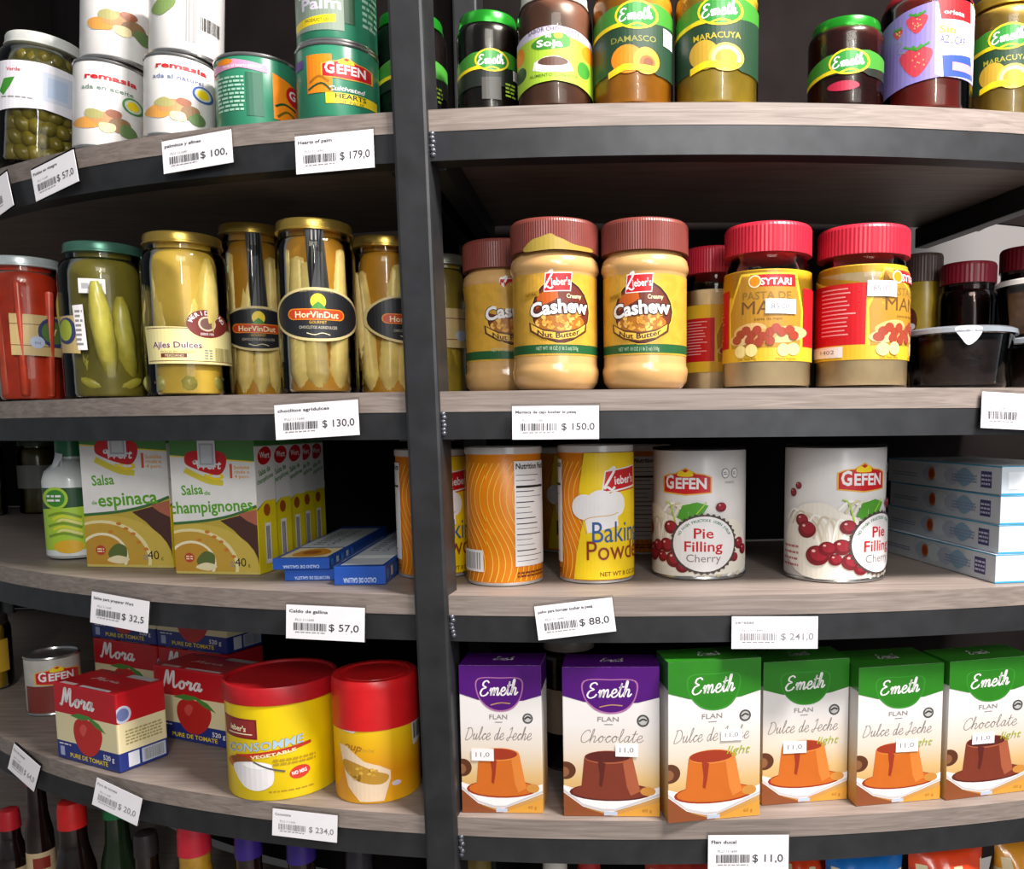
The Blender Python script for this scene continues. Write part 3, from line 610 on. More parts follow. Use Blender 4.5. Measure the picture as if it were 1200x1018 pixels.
for k, ch in enumerate('MERIDIANO'):
    a = math.radians(-72 + 144 * k / 8); A.text(ch, 244 + 15 * math.sin(a), 383 - 12 * math.cos(a) + 2 * math.cos(a), 4.6, WHT, bold=.02, rot=-math.degrees(a))
A.text('DESDE 1970', 244, 396, 2.6, WHT, w=15, bold=.01); A.text('Ajíes Dulces', 211, 411, 6.5, WHT, w=54, bold=.06); A.text('Ajíes Dulces', 211, 411, 6.5, BRN, w=54, bold=.015)
A.text('PICKLES EN VINAGRE', 212, 417, 2.6, pr('#a08a40'), w=36); A.rect(196, 417.5, 222, 422, BRN); A.text('MERIDIANO', 209, 421.4, 3, CRM, w=20); A.bars(251, 410, 266, 426, pr('#8a7a40')); A.para(240, 412, 248, 424, 4, GRY); cbuild(g, A, prof=prof_of(P))
corn_m = mat('#f8da90', .3, vary=.18, scale=45, sss=.15)
def corn_jar(px, yb, yt, wpx, back, label, turn, seed, front=True):
    g = put_cyl('baby_corn_jar', label, 'jar', px, yb, yt, wpx, 1, back, 'baby corn jars with black oval labels', turn)
    P = jar_kit(g, mat('#c08a2c', 0.4, vary=.2, scale=20), gold, lid_h=.013, neck=.90, shoulder=.8, k=.78)
    pieces(g, lambda: cob(g['R'] * .31, g['H'] * .80), 9, g['R'] * .64, .006, corn_m, 'baby_corn', 4, seed, (.9, 1.04))
    A = cart(g); q = wpx / 84; ly = yb - 78 * q; x = px; DK = pr('#1e2024')
    A.poly([(x - 11 * q, yt + 3), (x + 9 * q, yt + 3), (x + 13 * q, ly - 20 * q), (x - 7 * q, ly - 20 * q)], DK); A.rect(x - 4 * q, yt + 7, x - 2.5 * q, yt + 26, GRY); A.rect(x + .5 * q, yt + 7, x + 2 * q, yt + 26, GRY)
    def oval(rx, ry, m): A.poly([(x + rx * math.copysign(abs(math.cos(t)) ** .8, math.cos(t)), ly + ry * math.copysign(abs(math.sin(t)) ** .8, math.sin(t))) for t in [2 * PI * k / 36 for k in range(36)]], m)
    oval(41.4 * q, 29 * q, pr('#d8c48a')); oval(39.8 * q, 26 * q, DK)
    A.ell(x + 1 * q, ly - 14 * q, 8 * q, 8.5 * q, YEL, a0=0, a1=360); A.poly([(x - 7 * q, ly - 6 * q), (x - 3 * q, ly - 11 * q), (x + 1 * q, ly - 14 * q), (x + 5 * q, ly - 11 * q), (x + 9 * q, ly - 6 * q)], GRN)
    P2 = [(x - 25 * q + 5 * q * math.cos(t), ly - 0 * q + 6 * q * math.sin(t)) for t in [PI / 2 + PI * k / 8 for k in range(9)]] + [(x + 22 * q + 5 * q * math.cos(t), ly + 6 * q * math.sin(t)) for t in [-PI / 2 + PI * k / 8 for k in range(9)]]
    A.poly(P2, ORG); A.poly([(x + (a - x) * .96, ly + (b - ly) * .84) for a, b in P2], pr('#c8431a')); A.text('HorVinDut', x - 1 * q, ly + 3.6 * q, 6.6 * q, CRM, w=46 * q, bold=.02)
    A.text('GOURMET', x, ly + 10 * q, 3 * q, GLD, w=18 * q); A.text('CHOCLITOS AGRIDULCES', x, ly + 15.5 * q, 3 * q, pr('#c8c0a8'), w=40 * q); A.line([(x - 12 * q, ly + 20 * q), (x - 4 * q, ly + 22 * q), (x + 4 * q, ly + 20 * q), (x + 12 * q, ly + 22 * q)], .8 * q, CRM)
    A.text('PRODUCTOS GOURMET', x, ly - 23 * q, 2.4 * q, pr('#a89a70'), w=36 * q, arch=2)
    cbuild(g, A, prof=prof_of(P), grow=.0006); return g
corn_jar(304, 457, 268, 74, 0.145, 'first baby corn jar beside the sweet pickles, black oval label facing out', 0.05, 2)
corn_jar(376, 455, 264, 88, 0.03, 'baby corn jar in the middle, above the 130 price tag', 0.0, 4)
corn_jar(457, 452, 283, 80, 0.124, 'baby corn jar turned so its label slips behind the upright post', 0.62, 6)
g = put_cyl('pickle_jar', 'pickle jar with cream label in the shade right of the post', 'jar', 522, 455, 302, 66, 1, 0.23)
P = jar_kit(g, mat('#95812c', 0.4, vary=.3, scale=20), mat('#7a786a', .3, metal=.6), neck=.84, k=.88); pieces(g, lambda: gherkin(g['R'] * .25, g['H'] * .74, .04), 9, g['R'] * .70, .008, mat('#b09c38', .3, vary=.2, sss=.1), 'gherkin', 5, 12)
A = cart(g); A.rect(519, 365, 553, 410, CR2); A.rect(519, 376, 553, 377, BRN); A.rect(519, 400, 553, 401, BRN); A.ell(541, 396, 6, 6, pr('#b9c4d8')); cbuild(g, A, prof=prof_of(P))

# ------------------------------------------------------------------ second shelf, right bay
def plastic_profile(R, H, lid_h):
    T = H - lid_h
    return [(0, .003), (R * .6, .003), (R * .72, 0), (R * .86, R * .06), (R * .95, R * .18), (R * .985, R * .38), (R * .985, R * .46), (R * .955, R * .54), (R * .95, R * .6), (R * .95, T - R * .47), (R * .965, T - R * .43), (R, T - R * .36), (R, T - R * .28), (R * .97, T - R * .14), (R * .9, T - .003), (R * .86, T), (R * .86, T + .006)]
butter = mat('#d0a468', .22, coat=.6, vary=.06, scale=30); cap_brown = mat('#7a3a32', .4, vary=.06)
YLB = mat('#cf9f38', .32, vary=.12, scale=90)
def cashew_jar(px, yb, yt, wpx, back, label, turn=0.0, tear=False):
    g = put_cyl('cashew_butter_jar', label, 'jar', px, yb, yt, wpx, 1, back, 'cashew butter jars', turn)
    R, H = g['R'], g['H']; lh = H * .185; P = plastic_profile(R, H, lh); obj('jar_body', lathe(P + [(0, P[-1][1])], 64), butter, g['root'], 40); ribbed_lid(g, R * .985, H - lh, lh, cap_brown)
    A = cart(g); q = wpx / 101; x = px; G2 = pr('#1f5a30')
    U = lambda a: a * q
    def wr(v0, v1, m): A.poly([(-158 * q, v0), (158 * q, v0), (158 * q, v1), (-158 * q, v1)], m, local=True)
    y = lambda p: yb - (457 - p) * q
    wr(yb - y(418), yb - y(327), YLB); wr(yb - y(416), yb - y(406), G2)
    A.ell(x + 6 * q, y(370), 34 * q, 37 * q, pr('#e8b83a')); A.ell(x + 6 * q, y(370), 33 * q, 36 * q, pr('#3a1f18')); A.ell(x + 6 * q, y(371), 31.5 * q, 34 * q, pr('#6a2c1e'))
    A.poly([(x - 20 * q, y(352)), (x + 2 * q, y(343)), (x + 4 * q, y(356)), (x - 22 * q, y(368))], pr('#c05a1a'))
    A.poly([(x - 11 * q, y(328)), (x + 20 * q, y(327)), (x + 18 * q, y(348)), (x - 13 * q, y(349))], WHT); A.poly([(x - 10 * q, y(329)), (x + 19 * q, y(328)), (x + 17 * q, y(347)), (x - 12 * q, y(348))], RED)
    A.pen('L', x - 8 * q, y(345), 20 * q, 11 * q, WHT, 2.2 * q); A.text('ieber\'s', x + 7 * q, y(341.5), 8 * q, WHT, w=22 * q, bold=.02, rot=3)
    A.text('Creamy', x + 22 * q, y(355.5), 4.6 * q, CRM, w=19 * q, bold=.02); A.poly([(x - 35 * q, y(350)), (x - 18 * q, y(347)), (x - 18 * q, y(353)), (x - 35 * q, y(357))], pr('#b88a20')); A.text('NATURAL', x - 27 * q, y(353.5), 3.4 * q, pr('#5a3a10'), w=14 * q, rot=6)
    r = random.Random(4)
    A.blob([(x - 24 * q, y(384)), (x - 10 * q, y(372)), (x + 8 * q, y(369)), (x + 24 * q, y(373)), (x + 33 * q, y(382)), (x + 22 * q, y(392)), (x - 10 * q, y(392))], pr('#a8681c'))
    for k in range(26):
        cx, cy = x + r.uniform(-20, 28) * q, y(r.uniform(373, 389)); a = r.uniform(0, 6.3); A.line([(cx + 4 * q * math.cos(a + t), cy + 3 * q * math.sin(a + t)) for t in (0, .8, 1.6, 2.4)], 3 * q, pr(('#d8a040', '#e8b860', '#c98a2c')[k % 3]), n=2)
    for b, m, o in ((.13, pr('#24140f'), 1.0), (.06, WHT, 0.0)): A.text('Cashew', x + 6 * q, y(375), 14.5 * q, m, w=(71 + o * 2) * q, bold=b * .6, rot=4, arch=3 * q, res=3)
    A.poly([(x - 30 * q, y(382)), (x - 14 * q, y(390)), (x + 6 * q, y(393)), (x + 22 * q, y(390)), (x + 36 * q, y(382)), (x + 35 * q, y(392)), (x + 23 * q, y(400.5)), (x + 4 * q, y(403.8)), (x - 15 * q, y(400.5)), (x - 29 * q, y(392))], pr('#5a3418'))
    A.poly([(x - 28 * q, y(384)), (x - 14 * q, y(392)), (x + 6 * q, y(395)), (x + 22 * q, y(392)), (x + 34 * q, y(384)), (x + 33 * q, y(391)), (x + 22 * q, y(399)), (x + 4 * q, y(402)), (x - 14 * q, y(399)), (x - 27 * q, y(391))], pr('#e8b848'))
    A.text('Nut Butter', x + 4 * q, y(395.5), 5.6 * q, pr('#3a2010'), w=50 * q, bold=.02, arch=-4.5 * q, rot=2)
    A.text('NET WT 18 OZ (1 lb 2 oz) 510g', x + 2 * q, y(413.5), 4 * q, pr('#b8c8a8'), w=50 * q)
    A.poly([(86 * q, yb - y(415)), (122 * q, yb - y(415)), (122 * q, yb - y(332)), (86 * q, yb - y(332))], YEL, local=True);
    for k in range(14): A.poly([(88 * q, yb - y(344 + k * 5)), (120 * q, yb - y(344 + k * 5)), (120 * q, yb - y(346 + k * 5)), (88 * q, yb - y(346 + k * 5))], pr('#5a4a18'), local=True)
    cbuild(g, A, prof=prof_of(P))
    if tear:
        B = cart(g); B.blob([(x - 33 * q, y(304)), (x - 26 * q, y(293)), (x - 14 * q, y(289)), (x - 4 * q, y(286)), (x + 2 * q, y(289)), (x + 10 * q, y(292)), (x + 22 * q, y(297)), (x + 40 * q, y(299)), (x + 38 * q, y(303)), (x, y(303))], pr('#a8903a')); hang(cbuild(g, B, 'foil_seal', grow=.0008, lab='torn yellowish seal hanging below the lid'), g['root'], 'lid')
    return g
cashew_jar(594, 457, 289, 96, 0.115, 'cashew butter jar standing behind, shaded by the front cashew butter jar', 0.1)
cashew_jar(652, 458, 266, 102, 0.015, 'cashew butter jar with torn seal under its lid, above the 150 tag', 0.0, True)
cashew_jar(756, 458, 266, 101, 0.015, 'cashew butter jar turned a little, beside the red lidded peanut paste', -0.2)
cap_red = mat('#c02438', .38, vary=.06); paste = mat('#e6d2ac', .22, coat=.6, vary=.06)
def paste_jar(px, yb, yt, wpx, back, label, turn=0.0, st=None, lot=None):
    g = put_cyl('peanut_paste_jar', label, 'jar', px, yb, yt, wpx, 1, back, 'peanut paste jars with red lids', turn)
    R, H = g['R'], g['H']; lh = H * .18; T = H - lh
    P = [(0, .002), (R * .9, .002), (R * .97, .001), (R, .005), (R, T * .80), (R * .985, T * .86), (R * .90, T * .94), (R * .86, T), (R * .86, T + .004)]
    P = [P[0], P[1]] + P[2:]; glass_shell(g, P, '#fcf8f0'); fill(g, P, paste, .97, T * .86); ribbed_lid(g, R * .965, T, lh, cap_red, 70)
    A = cart(g); q = wpx / 100; x = px; y = lambda p: yb - (457 - p) * q; u0 = 155 * q
    def wr(a, b, m, x0=-158, x1=158): A.poly([(x0 * q, yb - y(a)), (x1 * q, yb - y(a)), (x1 * q, yb - y(b)), (x0 * q, yb - y(b))], m, local=True)
    wr(427, 326, pr('#e3b52c')); wr(411, 346, RED, -150, -46); wr(411, 346, RED, 46, 150);
    A.poly([(-44 * q, yb - y(412)), (44 * q, yb - y(412)), (46 * q, yb - y(372)), (36 * q, yb - y(330)), (-28 * q, yb - y(330)), (-46 * q, yb - y(372))], pr('#e8c83a'), local=True)
    A.poly([(-41 * q, yb - y(412)), (41 * q, yb - y(412)), (43 * q, yb - y(372)), (33 * q, yb - y(333)), (-26 * q, yb - y(333)), (-43 * q, yb - y(372))], pr('#b8862a'), local=True)
    def rr_(x0, y0, x1, y1, m): A.poly([(x0 * q, yb - y(y1)), (x1 * q, yb - y(y1)), (x1 * q, yb - y(y0)), (x0 * q, yb - y(y0))], m, local=True)
    def tx(s, cx, by, h, m, w, **k): A.text(s, x, y(by), h * q, m, w=w * q, **k) if cx == 0 else A.text(s, x + g['w'] / 2 * math.sin(cx * q / (g['w'] / 2)), y(by), h * q, m, w=w * q, **k)
    rr_(-16, 332, 34, 345, RED); A.ell(x - 11 * q, y(338.5), 7 * q, 7 * q, CRM); A.ell(x - 11 * q, y(338.5), 5.5 * q, 5.5 * q, ORG); tx('SYTARI', 12, 342.5, 7, WHT, 34, bold=.03)
    tx('PASTA DE', 2, 358, 8, pr('#8a6a2a'), 54, bold=.01); tx('MANI', 2, 374, 14, pr('#6e4a24'), 56, bold=.0); tx('pasta de maní', 4, 381, 3, pr('#6a4a18'), 30)
    for dx, dy, rx, ry, c in ((-16, 392, 18, 8, '#d8b070'), (22, 397, 22, 9, '#dfbb80'), (-6, 399, 20, 8, '#c99a58'), (-24, 401, 14, 7, '#e0c08a')): A.ell(x + dx * q, y(dy), rx * q, ry * q, pr(c), 8)
    for dx, dy in ((-26, 396), (-20, 392), (-14, 397), (-8, 392), (-2, 399), (6, 394), (12, 390), (18, 394), (-16, 403), (-6, 405), (6, 404), (26, 392), (30, 398), (-30, 402)): A.ell(x + dx * q, y(dy), 5 * q, 5 * q, pr('#a0402a'))
    for dx, dy in ((-26, 415), (-14, 414), (20, 414), (30, 413)): A.ell(x + dx * q, y(dy), 6.5 * q, 7 * q, pr('#f2dc90'))
    for k in range(12): 
        xe = -56 - R_.uniform(0, 12); A.poly([(-98 * q, yb - y(352 + k * 4.4)), (xe * q, yb - y(352 + k * 4.4)), (xe * q, yb - y(350.6 + k * 4.4)), (-98 * q, yb - y(350.6 + k * 4.4))], pr('#e8a0a0'), local=True)
    tx('Cont. Neto: 454g', -20, 425, 3, pr('#8a6a18'), 22); tx('Industria Argentina', 24, 425, 3, pr('#8a6a18'), 24)
    cbuild(g, A, prof=prof_of(P))
    if st: put_sticker(g, *st, '85,00', grow=.0012)
    if lot: put_sticker(g, *lot, '1402', grow=.0012)
    return g
paste_jar(838, 456, 295, 76, 0.128, 'peanut paste jar in the back row, shaded between two jars', 0.9)
paste_jar(898, 458, 270, 102, 0.02, 'peanut paste jar with front label and 85 sticker facing out', -0.05, (896, 357, 929, 374))
paste_jar(1008, 458, 273, 106, 0.02, 'peanut paste jar turned to its red ingredients panel', 1.0, (1012, 337, 1043, 355), (953, 409, 987, 422))
g = put_cyl('spread_jar', 'yellow spread jar with dark brown lid behind the peanut paste', 'jar', 1078, 455, 300, 44, 1, 0.235); R, H = g['R'], g['H']; obj('jar_body', lathe([(0, 0), (R * .9, 0), (R, .006), (R, H * .74), (R * .94, H * .8), (0, H * .8)]), mat('#b3962e', .3, vary=.15), g['root'], 40); ribbed_lid(g, R * .97, H * .8, H * .2, mat('#5a4640', .4), 40)
A = cart(g); A.ell(1064, 378, 9, 16, BRN); A.ell(1066, 384, 5, 4, WHT); cbuild(g, A)
dk = mat('#1c1414', .15, coat=.4, vary=.3)
def dark_jar(px, yb, yt, wpx, back, label):
    g = put_cyl('preserve_jar', label, 'jar', px, yb, yt, wpx, 1, back, 'dark preserve jars with wine red lids'); R, H = g['R'], g['H']; P = body_profile(R, H * .86, .9, .8, .92); glass_shell(g, P, '#e6dcd8'); fill(g, P, dk); ribbed_lid(g, R * .95, H * .84, H * .16, mat('#7a1424', .35), 40)
dark_jar(1130, 455, 311, 64, 0.17, 'dark preserve jar with wine red lid, behind the clear tub')
dark_jar(1200, 455, 293, 66, 0.18, 'dark preserve jar with wine red lid behind the tan tub, at the edge')
clr = glass('#f2f2f2', .05)
def tub(name, label, px, yb, yt, wpx, back, inside, lidm, z=None, tab=True):
    g = put_cyl(name, label, 'tub', px, yb, yt, wpx, 1, back, 'clear plastic tubs'); R, H = g['R'], g['H']
    if z is not None: g['root'].location.z = z
    P = [(0, .001), (R * .80, .001), (R * .84, .004), (R * .95, H - .008), (R * .99, H - .006)]
    obj('tub_wall', lathe(P + [(R * .97, H - .007), (R * .93, H - .009), (R * .82, .006), (0, .003)]), clr, g['root'], 40)
    obj('contents', lathe([(0, .004), (R * .79, .004), (R * .81, .008), (R * .90, H - .016), (R * .6, H - .010), (0, H - .008)]), inside, g['root'], 50)
    obj('lid', lathe([(0, H - .004), (R * .86, H - .004), (R * .90, H - .001), (R * .95, H), (R * 1.01, H - .002), (R * 1.02, H - .007), (R * 1.005, H - .007)]), lidm, g['root'], 50)
    if tab:
        A = cart(g); A.blob([(px - 4, yt + 2), (px + 22, yt + 2), (px + 20, yt + 14), (px + 10, yt + 22), (px + 2, yt + 14)], pr('#d8dadc')); hang(cbuild(g, A, 'lid_tab', grow=R * .012), g['root'], 'lid')
    return g
frost = mat('#868d94', .1, coat=.5, vary=.05)
t1 = tub('plastic_tub', 'clear round tub with dark contents and pale lid, in front of the wine red lids', 1122, 456, 388, 124, 0.045, mat('#2a1712', .45, vary=.5, scale=90, bump=.6), frost)
t2 = tub('plastic_tub', 'tub with dark contents at the picture edge, under the tan tub', 1224, 456, 398, 108, 0.06, mat('#2a1610', .45, vary=.5, scale=90, bump=.6), frost)
tub('plastic_tub', 'tub with tan contents and white lid stacked on a dark tub', 1216, 456, 392, 100, 0.063, mat('#a87a4a', .45, vary=.3, scale=80, bump=.5), mat('#d6d3cc', .3), t2['root'].location.z + t2['H'] + .0003, False)
# ------------------------------------------------------------------ boxes
def put_box(name, label, cat, bl, br, ytop, depth, sh, group=None, z=None, face=None):
    """A carton by the two lower corners of its front in the photograph and the height its front reaches."""
    zz = SHELF[sh] if z is None else z; a, b = on_plane(*bl, zz), on_plane(*br, zz); ux = b - a; W = ux.length; yaw = math.atan2(ux.y, ux.x) if face is None else face
    if face is not None:                                          # keep the left corner, turn the front, stop at the right corner's column
        u = Vector((math.cos(face), math.sin(face), 0)); lo, hi = .01, .4
        for _ in range(40):
            W = (lo + hi) / 2; q = a + u * W - CAMP
            if PPX + FPX * q.dot(_ri) / q.dot(_fw) > br[0]: hi = W
            else: lo = W
        b = a + u * W
    m = (a + b) / 2; mx, my = (bl[0] + br[0]) / 2, (bl[1] + br[1]) / 2; d = ray(mx, ytop); t = (m.y - CAM_Y) / d.y; H = (CAMP + d * t).z - zz
    n = Vector((-math.sin(yaw), math.cos(yaw), 0)); c = m + n * depth / 2; root = thing(name, label, cat, (c.x, c.y, zz + .0005), yaw, group); wp = math.hypot(br[0] - bl[0], br[1] - bl[1])
    return dict(root=root, W=W, H=H, D=depth, px=mx, yb=my, yt=ytop, w=wp, sx=W / wp, sv=H / (my - ytop), lean=0.0)
def fart(g): return Art(g['px'], g['yb'], None, 0, (-g['w'] / 2, 0, g['w'] / 2, g['yb'] - g['yt']))
def fbuild(g, A, name='printed_front', grow=0.0, lab=None): return A.build(name, g['root'], front_map(g['W'], g['D'] + 2 * grow, g['sx'], g['sv']), lab)
def sart(wmm, hmm): return Art(0, 0, None, 0, (0, 0, wmm, hmm))  # a side or top face drawn in millimetres, y counted downward from 0
MM = 0.001
# ------------------------------------------------------------------ third shelf, left bay
for px, w_, bk, nm in ((-22, 54, .16, 'dim preserve jar at the far left of the third shelf'), (50, 44, .20, 'dim preserve jar in the shade behind the white green-capped bottle')):
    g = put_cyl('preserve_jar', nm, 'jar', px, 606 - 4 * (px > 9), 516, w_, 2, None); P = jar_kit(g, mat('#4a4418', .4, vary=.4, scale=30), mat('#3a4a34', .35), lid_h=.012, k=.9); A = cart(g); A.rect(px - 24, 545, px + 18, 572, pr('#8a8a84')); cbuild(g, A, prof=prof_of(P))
g = put_cyl('plastic_bottle', 'white plastic bottle with green cap and lime label beside the sauce boxes', 'bottle', 91, 656, 512, 60, 2); R, H = g['R'], g['H']
obj('bottle_body', lathe([(0, .003), (R * .9, .002), (R, .006), (R, H * .64), (R * .9, H * .72), (R * .5, H * .80), (R * .38, H * .82), (R * .38, H * .86), (0, H * .86)]), mat('#d9dcda', .3, coat=.3, vary=.03), g['root'], 40); obj('cap', lathe([(0, H * .84), (R * .5, H * .84), (R * .48, H * .99), (R * .4, H), (0, H)]), mat('#1f6a42', .35), g['root'], 40)
A = cart(g); A.poly([(60, 571), (120, 571), (120, 644), (60, 644)], LGR); A.poly([(60, 571), (120, 571), (120, 592), (60, 596)], DGR); A.ell(74, 583, 12, 13, LGR); A.ell(74, 583, 9, 10, GRN); A.para(66, 578, 80, 588, 2, WHT)
for k in range(7): A.line([(66 + 4 * (k % 3), 604 + k * 4), (80, 600 + k * 4), (98, 606 + k * 4)], 3, pr(('#7a9a2a', '#d8d83a', '#e8e088')[k % 3]))
A.ell(84, 640, 15, 8, GLD); cbuild(g, A)
A = cart(g); A.poly([(62, 530), (76, 532), (80, 566), (66, 562)], pr('#dfe3e6')); A.bars(66, 540, 76, 556, GRY, 10); hang(cbuild(g, A, 'price_sticker', prof=lambda z: R * 1.0 if z < H * .64 else R * max(.5, 1 - (z / H - .64) * 2.6), grow=.001), g['root'], 'body')
SAL = ramp_mat('sauce_box_card', [(0, '#e8d21a'), (.49, '#e8d21a'), (.5, '#e6e4e0'), (.86, '#e6e4e0'), (.87, '#3f7a3a'), (1, '#3f7a3a')])
def side_print(g, face='right'):
    D, H = g['D'] * 1000, g['H'] * 1000; A = sart(D, H); y = lambda f: -H * f
    A.poly([(0, y(.46)), (D * .5, y(.53)), (D, y(.52)), (D, y(.50)), (D * .5, y(.505)), (0, y(.43))], DGR); A.poly([(0, y(.44)), (D * .5, y(.505)), (D, y(.50)), (D, y(.55)), (0, y(.55))], pr('#e6e4e0')); A.ell(D * .5, y(.80), D * .36, D * .24, RED, 15); A.text('Wert', D * .5, y(.785), D * .16, WHT, w=D * .5, bold=.02)
    A.text('Salsa de', D * .48, y(.68), D * .15, GRN, w=D * .62, bold=.02, rot=14); A.text('champiñones', D * .5, y(.63), D * .13, GRN, w=D * .85, bold=.02, rot=14); A.ell(D * .5, y(.43), D * .17, D * .17, pr('#a8521a'))
    A.rect(D * .36, y(.34), D * .66, y(.06), WHT); A.bars(D * .42, y(.32), D * .60, y(.09), BLK, 9)
    A.build('printed_side', g['root'], right_map(g['W'], g['D'], MM, MM))
def sauce_box(bl, br, yt, label, words, seal):
    g = put_box('sauce_mix_box', label, 'box', bl, br, yt, .046, 2, 'sauce mix boxes', None, -.14); obj('carton', rbox(g['W'], g['D'], g['H'], .0006), SAL, g['root']); A = fart(g); x0 = bl[0]; yb = g['yb']; k = (br[0] - bl[0]) / 100.0
    X = lambda a: x0 + a * k; Y = lambda b: yb - b * k; CW = pr('#e4e2de')
    A.rect(X(0), Y(170), X(100), Y(0), CW); A.poly([(X(0), Y(170)), (X(100), Y(170)), (X(100), Y(138)), (X(60), Y(141)), (X(0), Y(146))], pr('#4a8040')); A.line([(X(0), Y(145)), (X(60), Y(140.5)), (X(100), Y(137.5))], 1.4, YEL)
    A.poly([(X(0), Y(62)), (X(40), Y(66)), (X(72), Y(73)), (X(100), Y(84)), (X(100), Y(0)), (X(0), Y(0))], pr('#b9a23c')); A.line([(X(0), Y(62)), (X(40), Y(66)), (X(72), Y(73)), (X(100), Y(84))], 3.4 * k, pr('#3a6a38'))
    A.poly([(X(56), Y(66)), (X(100), Y(78)), (X(100), Y(10)), (X(88), Y(36)), (X(72), Y(54))], pr('#4a2c26')); A.poly([(X(78), Y(74)), (X(100), Y(80)), (X(100), Y(60)), (X(88), Y(66))], pr('#a8604a'))
    def arcp(cx, cy, rx, ry, m): A.ell(X(cx), Y(cy), rx * k, ry * k, m, n=32)
    arcp(26, 10, 74, 52, pr('#c8ae4a')); arcp(20, 10, 56, 46, pr('#e6d8a0')); arcp(19, 9, 53, 43.5, pr('#c29a38')); arcp(20, 14, 29, 27, pr('#f0e6c0')); arcp(20, 14, 26, 24, pr('#bf8f30')); A.rect(X(0), Y(3), X(100), Y(0), pr('#cbb860'))
    A.blob([(X(26), Y(18)), (X(36), Y(28)), (X(47), Y(24)), (X(46), Y(10)), (X(36), Y(6)), (X(28), Y(10))], pr('#5a6a34')); A.blob([(X(24), Y(8)), (X(40), Y(4)), (X(50), Y(10)), (X(36), Y(14))], pr('#e8dcb0'))
    for a, b in ((48, 46), (62, 30), (70, 22), (40, 52), (30, 42), (56, 40)): A.ell(X(a), Y(b), 3 * k, 2 * k, pr('#c87a2a'))
    A.ell(X(17), Y(20), 6 * k, 6 * k, pr('#b8442e')); A.para(X(13), Y(23), X(21), Y(17), 2, CRM)
    A.text('40', X(78), Y(10), 10 * k, BLK, w=13 * k, res=4); A.text('g', X(88), Y(10), 4 * k, BLK); A.para(X(66), Y(16), X(72), Y(9), 3, GRY)
    A.line([(X(17), Y(128)), (X(30), Y(121)), (X(46), Y(114)), (X(62), Y(112))], 7 * k, pr('#d8c83a')); A.line([(X(40), Y(122)), (X(52), Y(117)), (X(62), Y(119)), (X(56), Y(124)), (X(46), Y(122))], 3 * k, YEL)
    A.blob([(X(18), Y(136)), (X(20), Y(148)), (X(36), Y(152)), (X(52), Y(152)), (X(66), Y(146)), (X(66), Y(132)), (X(58), Y(122)), (X(44), Y(124)), (X(30), Y(129))], RED); A.pen('o', X(30), Y(135), 9 * k, 6 * k, WHT, 2); A.text('Wert', X(46), Y(129), 10 * k, WHT, w=30 * k, bold=.025, shear=.2)
    A.text('1', X(72), Y(118), 17 * k, pr('#d8541a'), bold=.01); A.text('bolsita', X(85), Y(129), 4 * k, pr('#e8a010'), w=18 * k, bold=.02); A.text('rinde x', X(85), Y(123.5), 4 * k, pr('#e8a010'), w=18 * k, bold=.02); A.text('4 porc.', X(85), Y(118), 4 * k, pr('#e8a010'), w=18 * k, bold=.02)
    A.text('Salsa', X(12), Y(97), 11.5 * k, pr('#58a018'), w=26 * k, bold=.02, rot=4, left=True); 
    if words == 'espinaca': A.text('de', X(10), Y(74.5), 4.5 * k, pr('#58a018'), bold=.02, left=True); A.text('espinaca', X(18), Y(72), 15 * k, pr('#58a018'), w=69 * k, bold=.02, rot=4, left=True)
    else: A.text('de', X(39), Y(97.5), 5 * k, pr('#58a018'), bold=.02, left=True); A.text('champignones', X(-3), Y(74), 14 * k, pr('#58a018'), w=99 * k, bold=.02, rot=3, left=True)
    fbuild(g, A); side_print(g)
    B = fart(g); B.rect(X(34), Y(170), X(55), Y(131), pr('#d9dade')); B.rect(X(36), Y(160), X(53), Y(134), pr('#a8acb2')); B.rect(X(38), Y(158), X(51), Y(136), pr('#c8ccd0')); hang(fbuild(g, B, 'security_sticker', .0011), g['root'], 'carton')
    return g
sauce_box((103, 664), (203.5, 670), 497, 'spinach sauce mix box with green top and grey security sticker', 'espinaca', True)
S2 = sauce_box((207, 672), (305, 681.5), 500, 'mushroom sauce mix box leaning edge to edge with the spinach one', 'champ', True)
ry = S2['root'].rotation_euler.z
nxt = Vector((-.05, 1, 0)); rt = Vector((math.cos(ry), math.sin(ry), 0))
LAB = ('sauce mix box directly behind the mushroom sauce box, only its side showing', 'third sauce mix box back in the row behind the mushroom sauce box', 'fourth sauce mix box back in the row behind the mushroom sauce box', 'rearmost sauce mix box in the row behind the mushroom sauce box')
for k in range(4):
    o = S2['root'].copy(); COL.objects.link(o); o['label'] = LAB[k]; o.location = S2['root'].location + nxt * (.0485 * (k + 1) + (.008 if k else 0.002)) + rt * (.004, .006, .006, .008)[k]
    for ch in list(S2['root'].children):
        c = ch.copy(); COL.objects.link(c); c.parent = o
